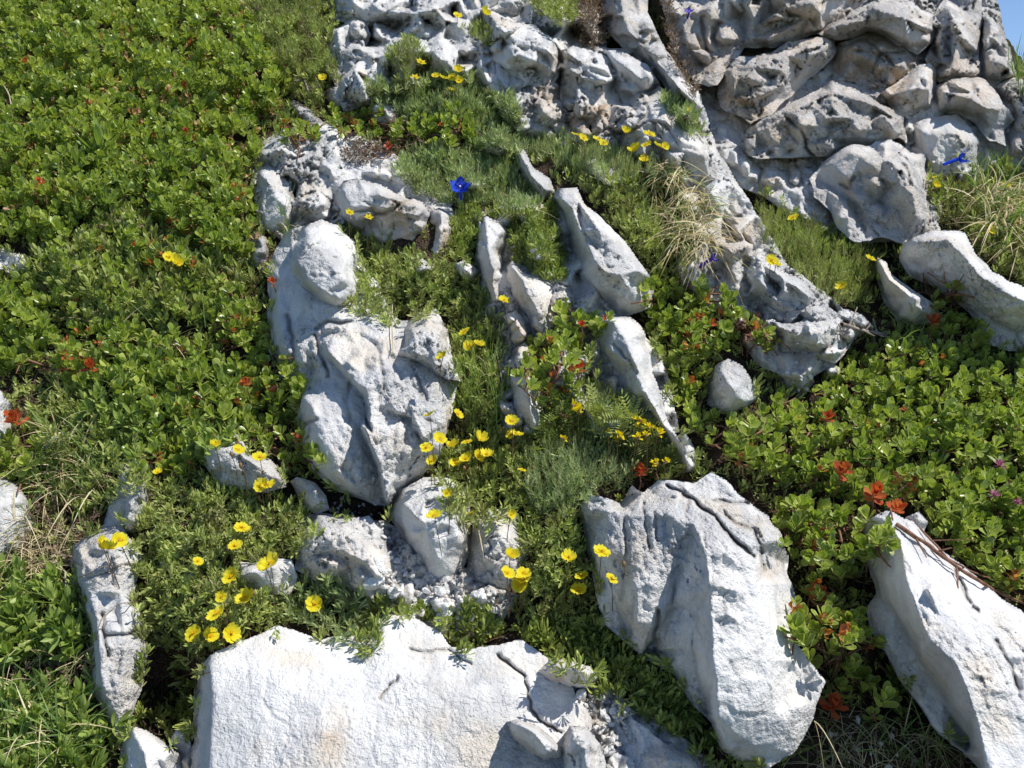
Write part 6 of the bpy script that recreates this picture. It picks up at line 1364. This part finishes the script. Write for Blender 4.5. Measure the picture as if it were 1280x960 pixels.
# ------------------------------------------------------------------ ground, sky, sun, camera
def nonuni(fine0, fine1, step, outs):
    c = list(np.arange(fine0, fine1 + step / 2, step))
    s = step
    a = [fine0]; b = [fine1]
    while fine0 - a[-1] < outs: s *= 1.25; a.append(a[-1] - s); b.append(b[-1] + s)
    return np.array(a[1:][::-1] + c + b[1:])
uu = nonuni(-1.25, 1.35, 0.0065, 12.0)
ww = nonuni(-0.62, 1.45, 0.0065, 10.0)
cu, cw = uv_of(P(np.array([1130, 1225, 1262, 1290, 1340, 1420]), np.array([-190, -20, 60, 125, 200, 300]), -0.02))
top_left = uv_of(P(np.array([640.0]), np.array([-215.0]), 0.0))[1][0]
W2, U2 = np.meshgrid(ww, uu, indexing='ij')
wt = np.interp(U2, np.concatenate([[cu[0] - .2], cu]), np.concatenate([[top_left], cw]))
pxs, pys = proj(slope(U2.ravel(), W2.ravel(), np.zeros(U2.size)))
bad = (np.abs(U2.ravel()) > 3) | (W2.ravel() > 2.2) | (W2.ravel() < -0.8)
pxs = np.where(bad, -5000, pxs); pys = np.where(bad, -5000, pys)
h = soil_h(U2.ravel(), W2.ravel(), pxs, pys).reshape(U2.shape)
over = np.clip(W2 - wt, 0, None)
h = h - 1.45 * over - 0.0
# far below, the slope eases into the valley floor
low = np.clip(-0.9 - W2, 0, None)
V = slope(U2.ravel(), W2.ravel(), h.ravel())
V[:, 2] = np.maximum(V[:, 2], -4.0)
n0, n1 = U2.shape
ii = np.arange(n0 * n1).reshape(n0, n1)
quads = np.stack([ii[:-1, :-1].ravel(), ii[:-1, 1:].ravel(), ii[1:, 1:].ravel(), ii[1:, :-1].ravel()], -1)
g = obj('hillside_soil', V, quads, None, M_SOIL, None, None, True, ORG)
tag(g, 'dark brown humus between the rocks and under the plants', None, None, 'structure')
t = NT('valley_grass'); pos = t.node('ShaderNodeNewGeometry').outputs['Position']
cc = t.mix(t.mr(t.noise(pos, .02, 6, .6), .4, .6), (0.05, 0.09, 0.03), (0.12, 0.13, 0.07))
p = t.node('ShaderNodeBsdfPrincipled', {'Base Color': cc, 'Roughness': 0.95}); mv = t.out(p.outputs[0])
R_ = 5000; nseg = 48
ring = [(0, 0, -3.9)] + [(R_ * math.cos(a), R_ * math.sin(a), -3.9) for a in np.linspace(0, 2 * math.pi, nseg, endpoint=False)]
g = obj('valley_ground', np.array(ring), None, [[0, 1 + k, 1 + (k + 1) % nseg] for k in range(nseg)], mv, None, None, False, (0, 0, -3.9))
tag(g, 'distant green valley floor', None, None, 'structure')

sc = bpy.context.scene
w = bpy.data.worlds.new('World'); sc.world = w; w.use_nodes = True
nt = w.node_tree; nt.nodes.clear()
sky = nt.nodes.new('ShaderNodeTexSky'); sky.sky_type = 'NISHITA'; sky.sun_disc = False
sky.sun_elevation = math.asin(SUN[2]); sky.sun_rotation = math.atan2(SUN[0], SUN[1]); sky.altitude = 3000
sky.air_density = 1.0; sky.dust_density = 0.0; sky.ozone_density = 3.2
bg = nt.nodes.new('ShaderNodeBackground'); bg.inputs[1].default_value = SKY_STRENGTH
ow = nt.nodes.new('ShaderNodeOutputWorld')
nt.links.new(sky.outputs[0], bg.inputs[0]); nt.links.new(bg.outputs[0], ow.inputs[0])
sl = bpy.data.lights.new('sun', 'SUN'); sl.energy = SUN_STRENGTH; sl.angle = math.radians(0.53); sl.color = (1.0, 0.96, 0.90)
so = bpy.data.objects.new('sun', sl); C.objects.link(so)
so.rotation_euler = Vector(SUN).to_track_quat('Z', 'Y').to_euler()
cam = bpy.data.cameras.new('camera'); co = bpy.data.objects.new('camera', cam); C.objects.link(co)
cam.sensor_fit = 'HORIZONTAL'; cam.sensor_width = 36; cam.lens = 36 * F / 1280; cam.clip_end = 20000; cam.clip_start = 0.01
co.location = CAM; co.rotation_euler = (math.radians(90) - ALPHA, 0, 0)
sc.camera = co
sc.view_settings.view_transform = 'Standard'; sc.view_settings.look = 'None'; sc.view_settings.exposure = 0; sc.view_settings.gamma = 1
sc.cycles.max_bounces = 6; sc.cycles.diffuse_bounces = 3; sc.cycles.transparent_max_bounces = 4
